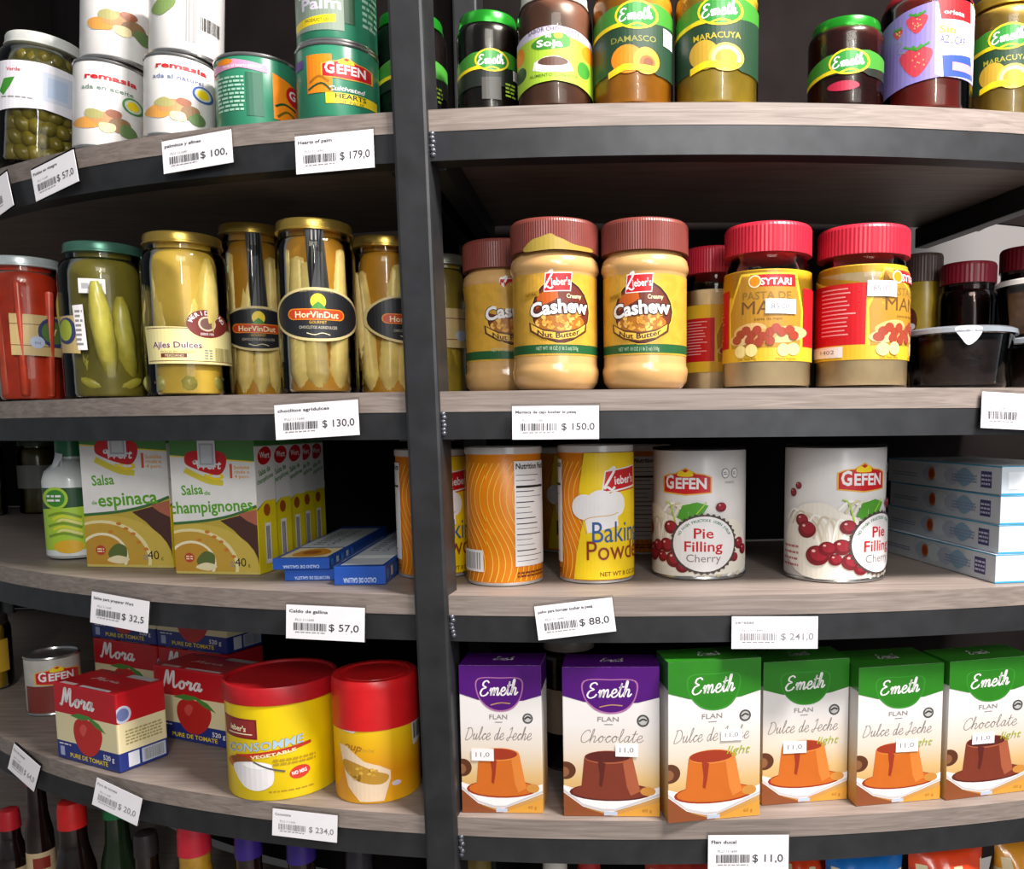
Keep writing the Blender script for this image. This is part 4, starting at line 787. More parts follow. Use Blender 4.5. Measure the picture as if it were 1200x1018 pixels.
# stock cube cartons
BC = mat('#1f4fa8', .35, vary=.04)
def cube_box(bl, br, h, D, label, z=None, word='CALDO DE GALLINA', pic=True, turn=0.0):
    g = put_box('stock_cube_box', label, 'box', bl, br, bl[1] - 10, D, 2, 'blue stock cube boxes', z, turn); g['H'] = h; W = g['W']; obj('carton', rbox(W, D, h, .0006), BC, g['root'])
    A = sart(W * 1000, h * 1000); A.text(word, W * 500, -h * 380, h * 260, pr('#c8d8ea'), w=W * 640, bold=.01, rot=180); A.build('printed_front', g['root'], lambda u, v, off: (u * MM - W / 2, -D / 2 - off, v * MM))
    T = sart(W * 1000, D * 1000); w_, d_ = W * 1000, D * 1000
    if pic:
        T.rect(w_ * .1, -d_ * .02, w_ * .93, -d_ * .26, CRM); T.blob([(w_ * .3, -d_ * .05), (w_ * .7, -d_ * .05), (w_ * .85, -d_ * .14), (w_ * .6, -d_ * .24), (w_ * .35, -d_ * .22), (w_ * .22, -d_ * .12)], pr('#d8901a')); T.ell(w_ * .5, -d_ * .14, w_ * .16, d_ * .05, pr('#a85a18'))
        T.rect(w_ * .06, -d_ * .28, w_ * .94, -d_ * .90, pr('#c3ccd4'))
    else: T.rect(w_ * .08, -d_ * .03, w_ * .92, -d_ * .92, pr('#c3ccd4')); T.poly([(w_ * .08, -d_ * .17), (w_ * .92, -d_ * .17), (w_ * .92, -d_ * .24), (w_ * .08, -d_ * .24)], pr('#eef2f6'))
    T.text(word[:14], w_ * .62, -d_ * .58, w_ * .12, pr('#3a4a6a'), w=d_ * .5, rot=90, bold=.01); T.para(w_ * .2, -d_ * .8, w_ * .4, -d_ * .34, 9, pr('#5a6a80'))
    T.build('printed_top', g['root'], lambda u, v, off: (u * MM - W / 2, -D / 2 + v * MM, h + off))
    S = sart(D * 1000, h * 1000); 
    for k in range(5): S.rect(6 + k * 24, -h * 800, 18 + k * 24, -h * 250, pr('#c3ccd4') if k % 2 else pr('#3a8ad0'))
    S.build('printed_side', g['root'], right_map(W, D, MM, MM)); return g
c1 = cube_box((334, 681), (398, 684), .0135, .33, 'blue stock cube box under the one showing a food picture', None, 'RECORTES DE GALLETA', False, .04)
c2 = cube_box((307, 672), (375, 675), .0135, .33, 'blue stock cube box with food picture on top, upper one of two', c1['root'].location.z + .0137, turn=.045)
c2['root'].location.x = c1['root'].location.x - .012; c2['root'].location.y = c1['root'].location.y - .004
c3 = cube_box((392, 686), (452, 684), .0215, .36, 'blue stock cube box nearest the upright post, lying at an angle', None, 'CALDO DE GALLINA', False, .04)

# ------------------------------------------------------------------ third shelf, right bay
orange_wrap = mat('#ee8a12', .35, vary=.05); dull = mat('#a97a3a', .4)
card_lid = mat('#c9c6c2', .3, metal=.5)
def powder_tin(px, yb, yt, wpx, label, turn_px=0.0, back=None, detail=True, only=None):
    """turn_px: how far the middle of the yellow front is turned from the viewer, in pixels of arc."""
    g = put_cyl('baking_powder_tin', label, 'tin', px, yb, yt, wpx, 2, back, 'orange and yellow baking powder tins'); R, H = g['R'], g['H']
    obj('tin_body', lathe([(R - .0006, .003), (R, .004), (R, H - .006), (R - .0006, H - .005)]), orange_wrap, g['root'], 40); obj('base_rim', lathe([(0, .002), (R - .003, .002), (R - .002, 0), (R + .0005, .0006), (R + .0005, .003), (R - .0006, .004)]), card_lid, g['root'], 40)
    obj('lid', lathe([(R - .0008, H - .009), (R + .0014, H - .008), (R + .0014, H - .001), (R, H), (R - .0025, H - .0005), (R - .0035, H - .003), (0, H - .003)]), glass_lid, g['root'], 40)
    q = wpx / 85; A = Art(0, yb, None, 0, (-134 * q, 5, 134 * q, (yb - yt) - 9)); A.R = wpx / 2; _L = A.L
    A.L = lambda x, y: (x, yb - y)                                # flat arc coordinates; the turn is added when it is laid on
    h = yb - yt; Y = lambda p: yb - (685 - p) * h / 165.0
    YLC = pr('#f3cf12'); wave = pr('#f8c23c')
    for k in range(-20, 21):
        A.line([(k * 7 * q + 13 * q * math.sin(t * 1.05 + .6), Y(682 - t * 26)) for t in [0, .5, 1, 1.5, 2, 2.5, 3, 3.5, 4, 4.5, 5, 5.5]], 1.1 * q, wave, n=2)
    A.poly([(-30 * q, Y(684)), (44 * q, Y(684)), (44 * q, Y(525)), (-26 * q, Y(525)), (-18 * q, Y(560)), (-10 * q, Y(590)), (-14 * q, Y(620)), (-26 * q, Y(650))] if False else [(-34 * q, Y(684)), (50 * q, Y(684)), (50 * q, Y(528)), (-20 * q, Y(528)), (-26 * q, Y(570)), (-22 * q, Y(610)), (-30 * q, Y(650))], YLC)
    A.poly([(2 * q, Y(550)), (46 * q, Y(544)), (46 * q, Y(570)), (-2 * q, Y(577))], WHT); A.poly([(3 * q, Y(551.5)), (45 * q, Y(545.5)), (45 * q, Y(568)), (0 * q, Y(575))], RED); A.pen('L', 6 * q, Y(572), 26 * q, 14 * q, WHT, 3 * q); A.text("ieber's", 27 * q, Y(565.5), 9.5 * q, WHT, w=28 * q, bold=.02, rot=4); A.line([(2 * q, Y(578)), (24 * q, Y(574)), (46 * q, Y(572))], 1.4 * q, RED)
    [A.ell(a * q, Y(b), c * q, d * q, WHT) for a, b, c, d in ((-20, 593, 15, 15), (-3, 588, 15, 15), (14, 590, 12, 15))]; A.poly([(-20 * q, Y(604)), (16 * q, Y(598)), (17 * q, Y(616)), (-17 * q, Y(624))], WHT); A.line([(-22 * q, Y(611)), (-16 * q, Y(606)), (-4 * q, Y(604)), (8 * q, Y(603)), (17 * q, Y(600))], .9 * q, pr('#d8a860')); A.line([(-22 * q, Y(611)), (-18 * q, Y(625))], .9 * q, pr('#d8a860'))
    A.text('Baking', -12 * q, Y(635), 24 * q, pr('#2a5a98'), w=64 * q, left=True, res=4); A.text('Powder', -18 * q, Y(656), 22 * q, pr('#8a3018'), w=78 * q, left=True, res=4); A.text('NET WT 8 OZ (226 g)', -4 * q, Y(676), 5 * q, pr('#7a4a10'), w=62 * q, left=True, bold=.02)
    A.poly([(-102 * q, Y(662)), (-53 * q, Y(662)), (-53 * q, Y(537)), (-102 * q, Y(537))], WHT); A.text('Nutrition Facts', -100 * q, Y(546), 6.2 * q, BLK, w=45 * q, bold=.03, left=True)
    for k, (th, ln) in enumerate(((.6, 22), (.6, 18), (2.4, 30), (.9, 16), (.5, 26), (1, 16), (.6, 12), (.6, 14), (.9, 18), (1, 20), (.5, 20), (1, 24), (.5, 14), (.5, 16), (1, 18), (.6, 26), (.5, 20))): A.rect(-100 * q, Y(553 + k * 6.4 + th * 1.2), (-100 + ln * 1.45) * q, Y(553 + k * 6.4), BLK)
    A.rect(96 * q, Y(668), 130 * q, Y(642), WHT); A.bars(99 * q, Y(665), 126 * q, Y(645), GRY, 14); A.para(-100 * q, Y(676), -56 * q, Y(668), 2, BRN)
    f = cyl_map(R, R / (wpx / 2), g['sv']); A.build('label', g['root'], lambda u, v, off: f(u + turn_px * q, v, off)); return g
glass_lid = mat('#d5d0cc', .25, coat=.4, vary=.03)
powder_tin(510, 678, 526, 82, 'baking powder tin half hidden behind the upright post', 9, None)
powder_tin(593, 687, 523, 86, 'baking powder tin turned to its orange back with nutrition panel', 113)
powder_tin(699, 684, 521, 85, 'baking powder tin with white chef hat and yellow front in view', 8)
powder_tin(668, 648, 524, 66, 'shaded baking powder tin in the back row between two orange tins', 0)
powder_tin(752, 650, 521, 66, 'shaded baking powder tin in the back row beside the pie filling', 90)
pie_body = mat('#e2dedb', .3, vary=.03); black_end = mat('#1d1d20', .25, metal=.7)
def pie_tin(px, yb, yt, wpx, label, shift):
    g = put_cyl('pie_filling_tin', label, 'tin', px, yb, yt, wpx, 2, None, 'cherry pie filling tins'); tin(g, pie_body, black_end); R, H = g['R'], g['H']; q = wpx / 106
    A = Art(0, yb, None, 0, (-160 * q, 4, 160 * q, (yb - yt) - 4)); A.R = wpx / 2; A.L = lambda x, y: (x, yb - y); Y = lambda p: yb - (680 - p) * q; r = random.Random(9)
    for k in range(16): a = -48 + k * 6.6; A.line([(a * q, Y(676 - (4 if k % 2 else 0))), ((a + 10) * q, Y(668)), ((a + 14) * q, Y(658 + abs(k - 8) * .6))], 3.2 * q, pr(('#f6f3ea', '#c8b890', '#e6dcc0')[k % 3]))
    A.blob([(-108 * q, Y(640)), (-90 * q, Y(600)), (-60 * q, Y(592)), (-36 * q, Y(604)), (0, Y(612)), (44 * q, Y(610)), (62 * q, Y(640)), (60 * q, Y(668)), (0, Y(674)), (-80 * q, Y(674))], pr('#eae4d6'))
    for k in range(7): A.line([((-104 + k * 9) * q, Y(612 + k * 5)), ((-92 + k * 8) * q, Y(600 + k * 2)), ((-72 + k * 6) * q, Y(616)), ((-60 + k * 3) * q, Y(644))], 2.4 * q, pr(('#f6f2ea', '#cfc4ac', '#ddd4c0')[k % 3]))
    for k in range(5): A.line([((-44 + k * 7) * q, Y(600 + k * 3)), ((-30 + k * 6) * q, Y(590)), ((-8 + k * 4) * q, Y(612)), ((4 + k * 3) * q, Y(640))], 3 * q, pr(('#f2efe6', '#cfc6a4', '#e0dcc8')[k % 3]))
    A.poly([(-26 * q, Y(606)), (-20 * q, Y(592)), (-4 * q, Y(588)), (8 * q, Y(592)), (2 * q, Y(602)), (-14 * q, Y(614))], pr('#4f9a2a')); A.line([(-28 * q, Y(612)), (-34 * q, Y(592)), (-40 * q, Y(588))], 1.6 * q, LGR); A.line([(-8 * q, Y(606)), (6 * q, Y(588))], 1.2 * q, LGR)
    for cx, cy, rx in ((-34, 618, 10), (-40, 640, 11), (-30, 656, 12), (-46, 654, 8), (-20, 664, 9), (48, 638, 9), (40, 654, 7), (22, 594, 7), (-82, 612, 9), (-76, 622, 12), (-64, 650, 14), (-54, 642, 10), (-88, 574, 5), (-96, 582, 6), (56, 646, 8)):
        rx *= .86; A.ell(cx * q, Y(cy), rx * q, rx * .92 * q, pr('#74141e')); A.ell((cx + rx * .15) * q, Y(cy - rx * .15), rx * .72 * q, rx * .64 * q, pr('#98202e')); A.ell((cx - rx * .3) * q, Y(cy - rx * .4), rx * .18 * q, rx * .14 * q, pr('#e8b0a8'), n=8)
    crown_logo(A, -17 * q, Y(566), 58 * q, 29 * q, 12 * q)
    for a in (28, 41): A.ell(a * q, Y(555), 5 * q, 6 * q, GRY); A.ell(a * q, Y(555), 4 * q, 5 * q, WHT); A.para((a - 3) * q, Y(557), (a + 3) * q, Y(553), 2, GRY)
    A.text('PARVE', 34 * q, Y(567), 2.6 * q, GRY, w=12 * q)
    A.poly([((4 + (38.5 if k % 2 else 36) * math.cos(2 * PI * k / 72)) * q, Y(637 + (36.5 if k % 2 else 34) * math.sin(2 * PI * k / 72))) for k in range(72)], pr('#4a403c')); A.ell(4 * q, Y(637), 34.5 * q, 32.5 * q, WHT, n=40)
    T = 'NO HIGH FRUCTOSE CORN SYRUP'
    for k, ch in enumerate(T):
        if ch == ' ': continue
        a = math.radians(-66 + 132 * k / (len(T) - 1)); A.text(ch, (4 + 28.5 * math.sin(a)) * q, Y(637 - 26.5 * math.cos(a)), 2.9 * q, pr('#4a8a6a'), bold=.02, rot=-math.degrees(a))
    A.text('Pie', 3 * q, Y(630), 11.5 * q, RED, w=21 * q, bold=.015); A.text('Filling', 3 * q, Y(645.5), 11.5 * q, RED, w=41 * q, bold=.015); A.text('Cherry', 3 * q, Y(658), 9 * q, pr('#8a7a78'), w=37 * q)
    for k in range(4): A.para(-112 * q, Y(640 + k * 7), -86 * q, Y(645 + k * 7), 1, pr('#b86a70'))
    f = cyl_map(R, R / (wpx / 2), g['sv']); A.build('label', g['root'], lambda u, v, off: f(u + shift * q, v, off)); return g
pie_tin(819, 680, 523, 107, 'cherry pie filling tin with its round white badge facing out', 2)
pie_tin(976, 683, 520, 114, 'cherry pie filling tin turned so the badge slips out at its right', 48)
SILV = mat('#cdd6de', .35, vary=.04)
zz = SHELF[2]; prev = None
FL = ('lowest pale blue carton of the four, at the shelf edge', 'second pale blue carton up in the stack of four', 'third pale blue carton up, under the topmost one', 'topmost pale blue carton of the stack of four')
p = on_plane(1166, 684, zz)
for k in range(4):
    W, D, H = .125, .27, .0328; ang = (0.42, .36, .33, .30)[k]; root = thing('flat_carton', FL[k], 'carton', (0, 0, 0), 0.13 + (.03, .01, 0, .015)[k], 'pale blue boxes in a stack of four')
    rz = root.rotation_euler.z; cx = Vector((math.cos(rz), math.sin(rz), 0)); cy = Vector((-math.sin(rz), math.cos(rz), 0)); c = p + cx * W / 2 + cy * D / 2 + cx * (.0, .004, .005, .006)[k] + cy * (0, .002, .003, .004)[k]
    root.location = (c.x, c.y, zz + .0005 + k * (H + .0005)); obj('carton', rbox(W, D, H, .0008), SILV, root)
    S = sart(D * 1000, H * 1000); d_, h_ = D * 1000, H * 1000
    for i in range(4): S.blob([(d_ * (.35 + .1 * i), -h_ * .5), (d_ * (.42 + .1 * i), -h_ * .85), (d_ * (.5 + .1 * i), -h_ * .5), (d_ * (.42 + .1 * i), -h_ * .15)], pr(('#aebfd0', '#d8e4ea', '#b9c4d8', '#8fb4cc')[i]))
    S.ell(d_ * .44, -h_ * .5, h_ * .26, h_ * .26, pr('#c8703a')); S.ell(d_ * .44, -h_ * .5, h_ * .17, h_ * .17, pr('#a8401a'))
    S.rect(d_ * .85, -h_ * .78, d_ * .93, -h_ * .2, pr('#4a4a7a')); S.para(d_ * .855, -h_ * .7, d_ * .925, -h_ * .26, 3, pr('#c8c8e0')); S.para(d_ * .62, -h_ * .62, d_ * .82, -h_ * .3, 3, pr('#8a98b8')); S.para(d_ * .05, -h_ * .5, d_ * .3, -h_ * .3, 2, pr('#8a98b8')); S.rect(0, -h_, d_, -h_ * .95, pr('#3aa0c8'))
    S.build('printed_side', root, left_map(W, D, MM, MM) if True else None)
    F = sart(W * 1000, H * 1000); F.rect(0, -H * 1000, W * 1000, -H * 970, pr('#3aa0c8')); F.rect(0, -H * 60, W * 1000, 0, pr('#3aa0c8')); F.rect(8, -H * 800, 60, -H * 200, pr('#e4eaf0')); F.build('printed_front', root, lambda u, v, off, W=W, D=D: (u * MM - W / 2, -D / 2 - off, v * MM))
# ------------------------------------------------------------------ fourth shelf, left bay
MB = ramp_mat('tomato_box_card', [(0, '#25357f'), (.235, '#25357f'), (.24, '#e9dcae'), (.60, '#e9dcae'), (.61, '#c01822'), (1, '#c01822')]); MB.node_tree.nodes['Color Ramp'].color_ramp.interpolation = 'CONSTANT'
def tomato_print(g):
    x0, w = g['px'] - g['w'] / 2, g['w']; A = fart(g); hh = g['yb'] - g['yt']; X = lambda a: x0 + a * w; Y = lambda b: g['yb'] - b * hh
    A.pen('Mora', X(.38), Y(.72), hh * .22, w * .54, WHT, 2.6, .12); TM = pr('#c22a26')
    A.blob([(X(.30), Y(.40)), (X(.34), Y(.54)), (X(.46), Y(.60)), (X(.58), Y(.58)), (X(.70), Y(.56)), (X(.76), Y(.42)), (X(.70), Y(.24)), (X(.58), Y(.13)), (X(.44), Y(.13)), (X(.34), Y(.24))], TM)
    A.blob([(X(.40), Y(.44)), (X(.46), Y(.52)), (X(.52), Y(.48)), (X(.46), Y(.36))], pr('#d8524a'))
    A.poly([(X(.26), Y(.60)), (X(.40), Y(.65)), (X(.56), Y(.64)), (X(.72), Y(.57)), (X(.82), Y(.46)), (X(.66), Y(.52)), (X(.56), Y(.60)), (X(.44), Y(.57))], pr('#4a8a3a'))
    A.text('PURE DE TOMATE', X(.52), Y(.05), hh * .055, YEL, w=w * .60, bold=.02); A.text('520 g', X(.84), Y(.13), hh * .06, WHT, w=w * .17, bold=.02); A.rect(X(.06), Y(.17), X(.13), Y(.05), pr('#aab4d8')); A.para(X(.05), Y(.22), X(.24), Y(.19), 1, WHT)
    fbuild(g, A)
def tomato_box(bl, br, yt, D, label, z=None):
    g = put_box('tomato_puree_carton', label, 'carton', bl, br, yt, D, 3, 'red tomato puree cartons', z); W, H = g['W'], g['H']; obj('carton_body', rbox(W, D, H, .0025), MB, g['root']); tomato_print(g)
    S = sart(D * 1000, H * 1000); d_, h_ = D * 1000, H * 1000; S.ell(d_ * .12, -h_ * .72, h_ * .11, h_ * .11, pr('#c8c8dc')); S.ell(d_ * .12, -h_ * .72, h_ * .08, h_ * .08, pr('#6a78a8')); S.rect(d_ * .18, -h_ * .22, d_ * .4, -h_ * .04, pr('#dfe2ea')); S.rect(d_ * .45, -h_ * .22, d_ * .95, -h_ * .04, pr('#b9c0cc')); S.para(d_ * .15, -h_ * .52, d_ * .9, -h_ * .32, 5, pr('#a89a60')); S.bars(d_ * .5, -h_ * .2, d_ * .9, -h_ * .06, GRY); S.build('printed_side', g['root'], right_map(W, D, MM, MM))
    T = sart(W * 1000, D * 1000); w_ = W * 1000; T.rect(w_ * .42, -d_ * .10, w_ * .88, -d_ * .02, pr('#d8d8da')); T.rect(w_ * .1, -d_ * .12, w_ * .34, -d_ * .02, pr('#e4c8c4')); T.pen('Mora', w_ * .48, -d_ * .45, d_ * .12, w_ * .42, pr('#e8c8c8'), 2.0); T.rect(w_ * .55, -d_ * .97, w_ * .95, -d_ * .80, pr('#b8b8b8')); T.rect(w_ * .1, -d_ * .97, w_ * .4, -d_ * .82, pr('#a03038')); T.build('printed_top', g['root'], lambda u, v, off: (u * MM - W / 2, -D / 2 + v * MM, H + off)); return g
m1 = tomato_box((68, 887), (141, 907), 806, .068, 'tomato puree carton at the shelf edge, angled, with its right side lit')
m2 = tomato_box((184, 862), (272, 879), 785, .068, 'tomato puree carton beside the large yellow tin, front facing out')
H2 = m2['H']; UA, UB = on_plane(179, 763, SHELF[3] + H2), on_plane(266, 775, SHELF[3] + H2); UY = m2['root'].rotation_euler.z
UX, UN = Vector((math.cos(UY), math.sin(UY), 0)), Vector((-math.sin(UY), math.cos(UY), 0)); UC = m2['root'].location + UN * (m2['D'] + .006) + UX * ((UA + UB) / 2 - m2['root'].location).dot(UX)
for k, (l_low, l_up) in enumerate((('tomato puree carton under another, behind the one beside the yellow tin', 'upper tomato puree carton behind the one beside the yellow tin'), ('tomato puree carton under another, behind the angled front carton', 'upper tomato puree carton behind the angled front carton'))):
    for lev, lb in ((0, l_low), (1, l_up)):                       # a carton on top of another, in the row behind
        o = m2['root'].copy(); COL.objects.link(o); o['label'] = lb; c = UC - UX * (k * (m2['W'] + .003) + .02); o.location = (c.x, c.y, SHELF[3] + .0005 + lev * (H2 + .0012))
        for ch in m2['root'].children: q = ch.copy(); COL.objects.link(q); q.parent = o
g = put_cyl('food_tin', 'small dim tin with red emblem behind the angled tomato carton', 'tin', 66, 838, 764, 56, 3, None); tin(g, mat('#b9b4aa', .35, vary=.1)); A = cart(g); crown_logo(A, 70, 789, 44, 22, 9); A.poly([(40, 800), (94, 800), (94, 834), (40, 834)], pr('#7a3028')); cbuild(g, A)
g = put_cyl('spread_jar', 'yellow jar cut off at the left edge of the fourth shelf', 'jar', -16, 812, 722, 58, 3, None); P = jar_kit(g, mat('#b3922a', .3, vary=.2), mat('#3a3430', .4)); A = cart(g); A.rect(-40, 750, 8, 790, pr('#c8a030')); cbuild(g, A, prof=prof_of(P))
red_lid = mat('#b0141c', .42, vary=.08, scale=120)
YT = mat('#efcf0c', .3, vary=.03)
g = put_cyl('consomme_tin', 'large yellow consomme tin with flat red lid', 'tin', 336, 936, 788, 124, 3, None, 'yellow soup powder tins with red lids'); R, H = g['R'], g['H']
obj('tin_body', lathe([(0, .001), (R * .97, 0), (R * .985, .002), (R * .985, H - .004), (0, H - .004)], 64), YT, g['root'], 40); obj('lid', lathe([(R * .97, H - .021), (R * 1.01, H - .021), (R * 1.012, H - .003), (R * .995, H), (R * .95, H - .0005), (R * .93, H - .003), (0, H - .003)], 64), red_lid, g['root'], 40)
A = cart(g); A.poly([(276, 828), (309, 829), (309, 855), (277, 854)], pr('#7a1820')); A.poly([(277, 830), (307, 831), (307, 853), (278, 852)], pr('#8f2a28')); A.text("ieber's", 289, 845, 7, CRM, w=24, bold=.03, rot=-3); A.rect(280, 848, 304, 849.4, CRM)
A.text('CONSOMME', 313, 869, 10.5, pr('#24407a'), w=92, bold=.03, shear=.2, rot=7); A.text('CONSOMME', 313, 869, 10.5, pr('#a9c4dc'), w=92, bold=.015, shear=.2, rot=7)
A.poly([(286, 877), (364, 863), (364, 867), (300, 881), (286, 883)], pr('#b8321e')); A.text('VEGETABLE', 324, 877, 4, CRM, w=50, bold=.03, rot=9)
A.ell(292, 888, 14, 10, pr('#b86a20')); A.ell(292, 884, 11, 6, pr('#8a4a1a')); A.blob([(284, 890), (300, 884), (318, 886), (324, 896), (322, 914), (308, 922), (294, 918), (286, 904)], pr('#e6e2e2')); A.ell(308, 889, 15, 4.5, pr('#f6f4f0'), -3); A.line([(304, 884), (318, 892), (336, 898)], 2.2, pr('#5a5a5a'))
A.para(324, 880, 368, 890, 2, pr('#b0901a')); A.ell(351, 902, 11, 8.5, pr('#c83a28'), 15); A.text('NO MSG', 351, 904, 4.5, WHT, w=16, bold=.03, rot=8); A.para(318, 922, 366, 926, 1, pr('#a8881a')); cbuild(g, A, grow=-R * .015)
g = put_cyl('soup_powder_tin', 'amber soup powder tin with tall red screw lid beside the post', 'tin', 445, 941, 786, 98, 3, None, 'yellow soup powder tins with red lids'); R, H = g['R'], g['H']
OR2 = ramp_mat('amber_wrap', [(0, '#eaa810'), (.4, '#de8d10'), (.75, '#ecb414'), (1, '#f0c41c')], .3); LH = H * .40; B0 = H - LH
obj('tin_body', lathe([(0, .001), (R * .97, 0), (R * .985, .003), (R * .985, B0 + .004), (0, B0 + .004)], 64), OR2, g['root'], 40)
obj('lid', lathe([(R * .96, B0), (R * 1.0, B0 + .0005), (R * 1.0, H - .010), (R * .99, H - .003), (R * .96, H), (R * .82, H), (R * .78, H - .003), (R * .72, H - .0035), (R * .70, H - .001), (0, H - .0015)], 64), mat('#d01a1e', .35, vary=.06), g['root'], 35)
A = cart(g); A.blob([(400, 830), (408, 826), (424, 838), (420, 850), (406, 846)], pr('#e8ddd2')); A.blob([(398, 822), (406, 818), (412, 828), (402, 834)], pr('#a03028')); A.text('oup', 418, 872, 9, pr('#a8701a'), w=22, shear=.2, bold=.02, rot=-8); A.text('mix', 434, 874, 5, pr('#c89a2a'), w=16, rot=-6)
A.poly([(404, 866), (412, 868), (430, 886), (446, 892), (458, 900), (458, 910), (450, 938), (424, 938), (412, 920)], pr('#e8cfae')); A.blob([(408, 886), (420, 888), (440, 898), (456, 906), (448, 916), (424, 912), (410, 900)], pr('#b98a2c'))
for k in range(16): a, b = R_.uniform(414, 444), R_.uniform(894, 910); A.ell(a, b, 2.4, 1.8, pr(('#d8b048', '#8f6a1c', '#c89a38')[k % 3]), R_.uniform(0, 180), 8)
A.ell(464, 918, 5, 3.4, pr('#d8c8d0')); A.poly([(483, 846), (494, 842), (494, 874), (484, 878)], pr('#d8d8d8')); A.bars(485, 850, 493, 870, BLK, 6); cbuild(g, A, grow=-R * .015)

# ------------------------------------------------------------------ fourth shelf, right bay: dessert mix cartons
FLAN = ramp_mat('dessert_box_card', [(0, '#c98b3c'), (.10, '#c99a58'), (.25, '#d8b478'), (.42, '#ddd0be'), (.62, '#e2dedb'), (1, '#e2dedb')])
def flan_box(bl, br, yt, label, kind, flavour, stick=None, D=.052, D2=None):
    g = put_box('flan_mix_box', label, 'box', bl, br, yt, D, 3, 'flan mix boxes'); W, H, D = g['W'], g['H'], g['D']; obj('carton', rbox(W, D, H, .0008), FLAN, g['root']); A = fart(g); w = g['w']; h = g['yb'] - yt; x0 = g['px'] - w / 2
    X = lambda a: x0 + a * w; Y = lambda b: g['yb'] - b * h
    C1 = mat('#4d1170', .3, vary=.05) if kind == 'purple' else mat('#2a7a1c', .3, vary=.05); C2 = pr('#a86a9a') if kind == 'purple' else pr('#2f8a22'); choc = flavour == 'Chocolate'
    A.rect(X(0), Y(1), X(1), Y(.84), C1); A.poly([(X(0), Y(.85)), (X(1), Y(.85)), (X(1), Y(.80)), (X(.78), Y(.765)), (X(.5), Y(.755)), (X(.22), Y(.77)), (X(0), Y(.81))], C1)
    A.blob([(X(.22), Y(.91)), (X(.50), Y(.92)), (X(.76), Y(.91)), (X(.76), Y(.80)), (X(.66), Y(.715)), (X(.50), Y(.69)), (X(.34), Y(.715)), (X(.22), Y(.80))], C2); A.blob([(X(.235), Y(.905)), (X(.50), Y(.913)), (X(.745), Y(.905)), (X(.745), Y(.80)), (X(.65), Y(.725)), (X(.50), Y(.70)), (X(.35), Y(.725)), (X(.235), Y(.80))], C1)
    A.pen('Emeth', X(.48), Y(.80), h * .10, w * .46, WHT, 1.9, .2, 2)
    if kind == 'purple': A.line([(X(.38), Y(.735)), (X(.5), Y(.75)), (X(.62), Y(.745))], 1.2, pr('#b88a5a'))
    GT = pr('#8a8280'); A.text('FLAN', X(.47), Y(.64), h * .03, GT, w=w * .22, bold=.01); A.rect(X(.43), Y(.622), X(.52), Y(.617), GT)
    A.pen('Dulce de Jeche' if not choc else 'Chocolate', X(.46 if not choc else .50), Y(.50), h * .085, w * (.82 if not choc else .66), GT, .85, .25)
    A.ell(X(.83), Y(.645), w * .064, w * .064, pr('#4a4a4a')); A.ell(X(.83), Y(.645), w * .045, w * .045, pr('#b8b8b4')); A.line([(X(.79), Y(.64)), (X(.83), Y(.655)), (X(.87), Y(.645))], 2, pr('#3a3a3a'))
    b1, b2, b3 = (pr('#7a3320'), pr('#5a2018'), pr('#a85a3a')) if choc else (pr('#c9681c'), pr('#9a3216'), pr('#d98034'))
    A.poly([(X(0), Y(.16)), (X(.25), Y(.05)), (X(.5), Y(.0)), (X(0), Y(0))], pr('#8a4a24')); A.poly([(X(.5), Y(.0)), (X(1), Y(.10)), (X(1), Y(0))], pr('#d89a3a'))
    A.poly([(X(0), Y(.21)), (X(.1), Y(.19)), (X(.9), Y(.18)), (X(1), Y(.20)), (X(1), Y(.135)), (X(.78), Y(.085)), (X(.52), Y(.03)), (X(.40), Y(.03)), (X(.20), Y(.065)), (X(0), Y(.16))], WHT); A.poly([(X(.0), Y(.185)), (X(.20), Y(.085)), (X(.40), Y(.05)), (X(.54), Y(.05)), (X(1), Y(.155)), (X(1), Y(.14)), (X(.54), Y(.035)), (X(.40), Y(.032)), (X(.2), Y(.07)), (X(0), Y(.165))], pr('#c9c4c4'))
    A.ell(X(.50), Y(.165), w * .44, h * .062, b2); A.ell(X(.50), Y(.168), w * .41, h * .055, b1); A.ell(X(.02), Y(.31), w * .11, h * .06, pr('#5a3018')); A.ell(X(.0), Y(.30), w * .06, h * .035, pr('#8a5a3a'))
    A.poly([(X(.22), Y(.40)), (X(.18), Y(.16)), (X(.30), Y(.125)), (X(.48), Y(.112)), (X(.68), Y(.13)), (X(.80), Y(.17)), (X(.72), Y(.40))], b1); A.poly([(X(.62), Y(.36)), (X(.72), Y(.40)), (X(.80), Y(.17)), (X(.70), Y(.14)), (X(.66), Y(.2))], b3)
    A.ell(X(.47), Y(.40), w * .25, h * .045, b3); A.ell(X(.46), Y(.403), w * .235, h * .038, b2); A.poly([(X(.36), Y(.375)), (X(.44), Y(.36)), (X(.42), Y(.26)), (X(.40), Y(.20)), (X(.37), Y(.21)), (X(.38), Y(.28))], b2)
    A.ell(X(.88), Y(.17), w * .08, h * .03, pr('#c98a3c')); A.rect(X(.42), Y(.03), X(.56), Y(.005), pr('#b8c4d4')); A.text('60 g', X(.87), Y(.03), h * .02, pr('#a86a20'), w=w * .1)
    if kind == 'green':
        A.text('light', X(.76), Y(.41), h * .05, pr('#9aa82a'), w=w * .26, shear=.3)
    fbuild(g, A)
    T = sart(W * 1000, D * 1000); T.rect(0, -D * 1000, W * 1000, 0, C1); T.pen('Emeth', W * 500, -D * 400, D * 300, W * 240, pr('#d8d0d8'), 1.3); T.build('printed_top', g['root'], lambda u, v, off: (u * MM - W / 2, -D / 2 + v * MM, H + off))
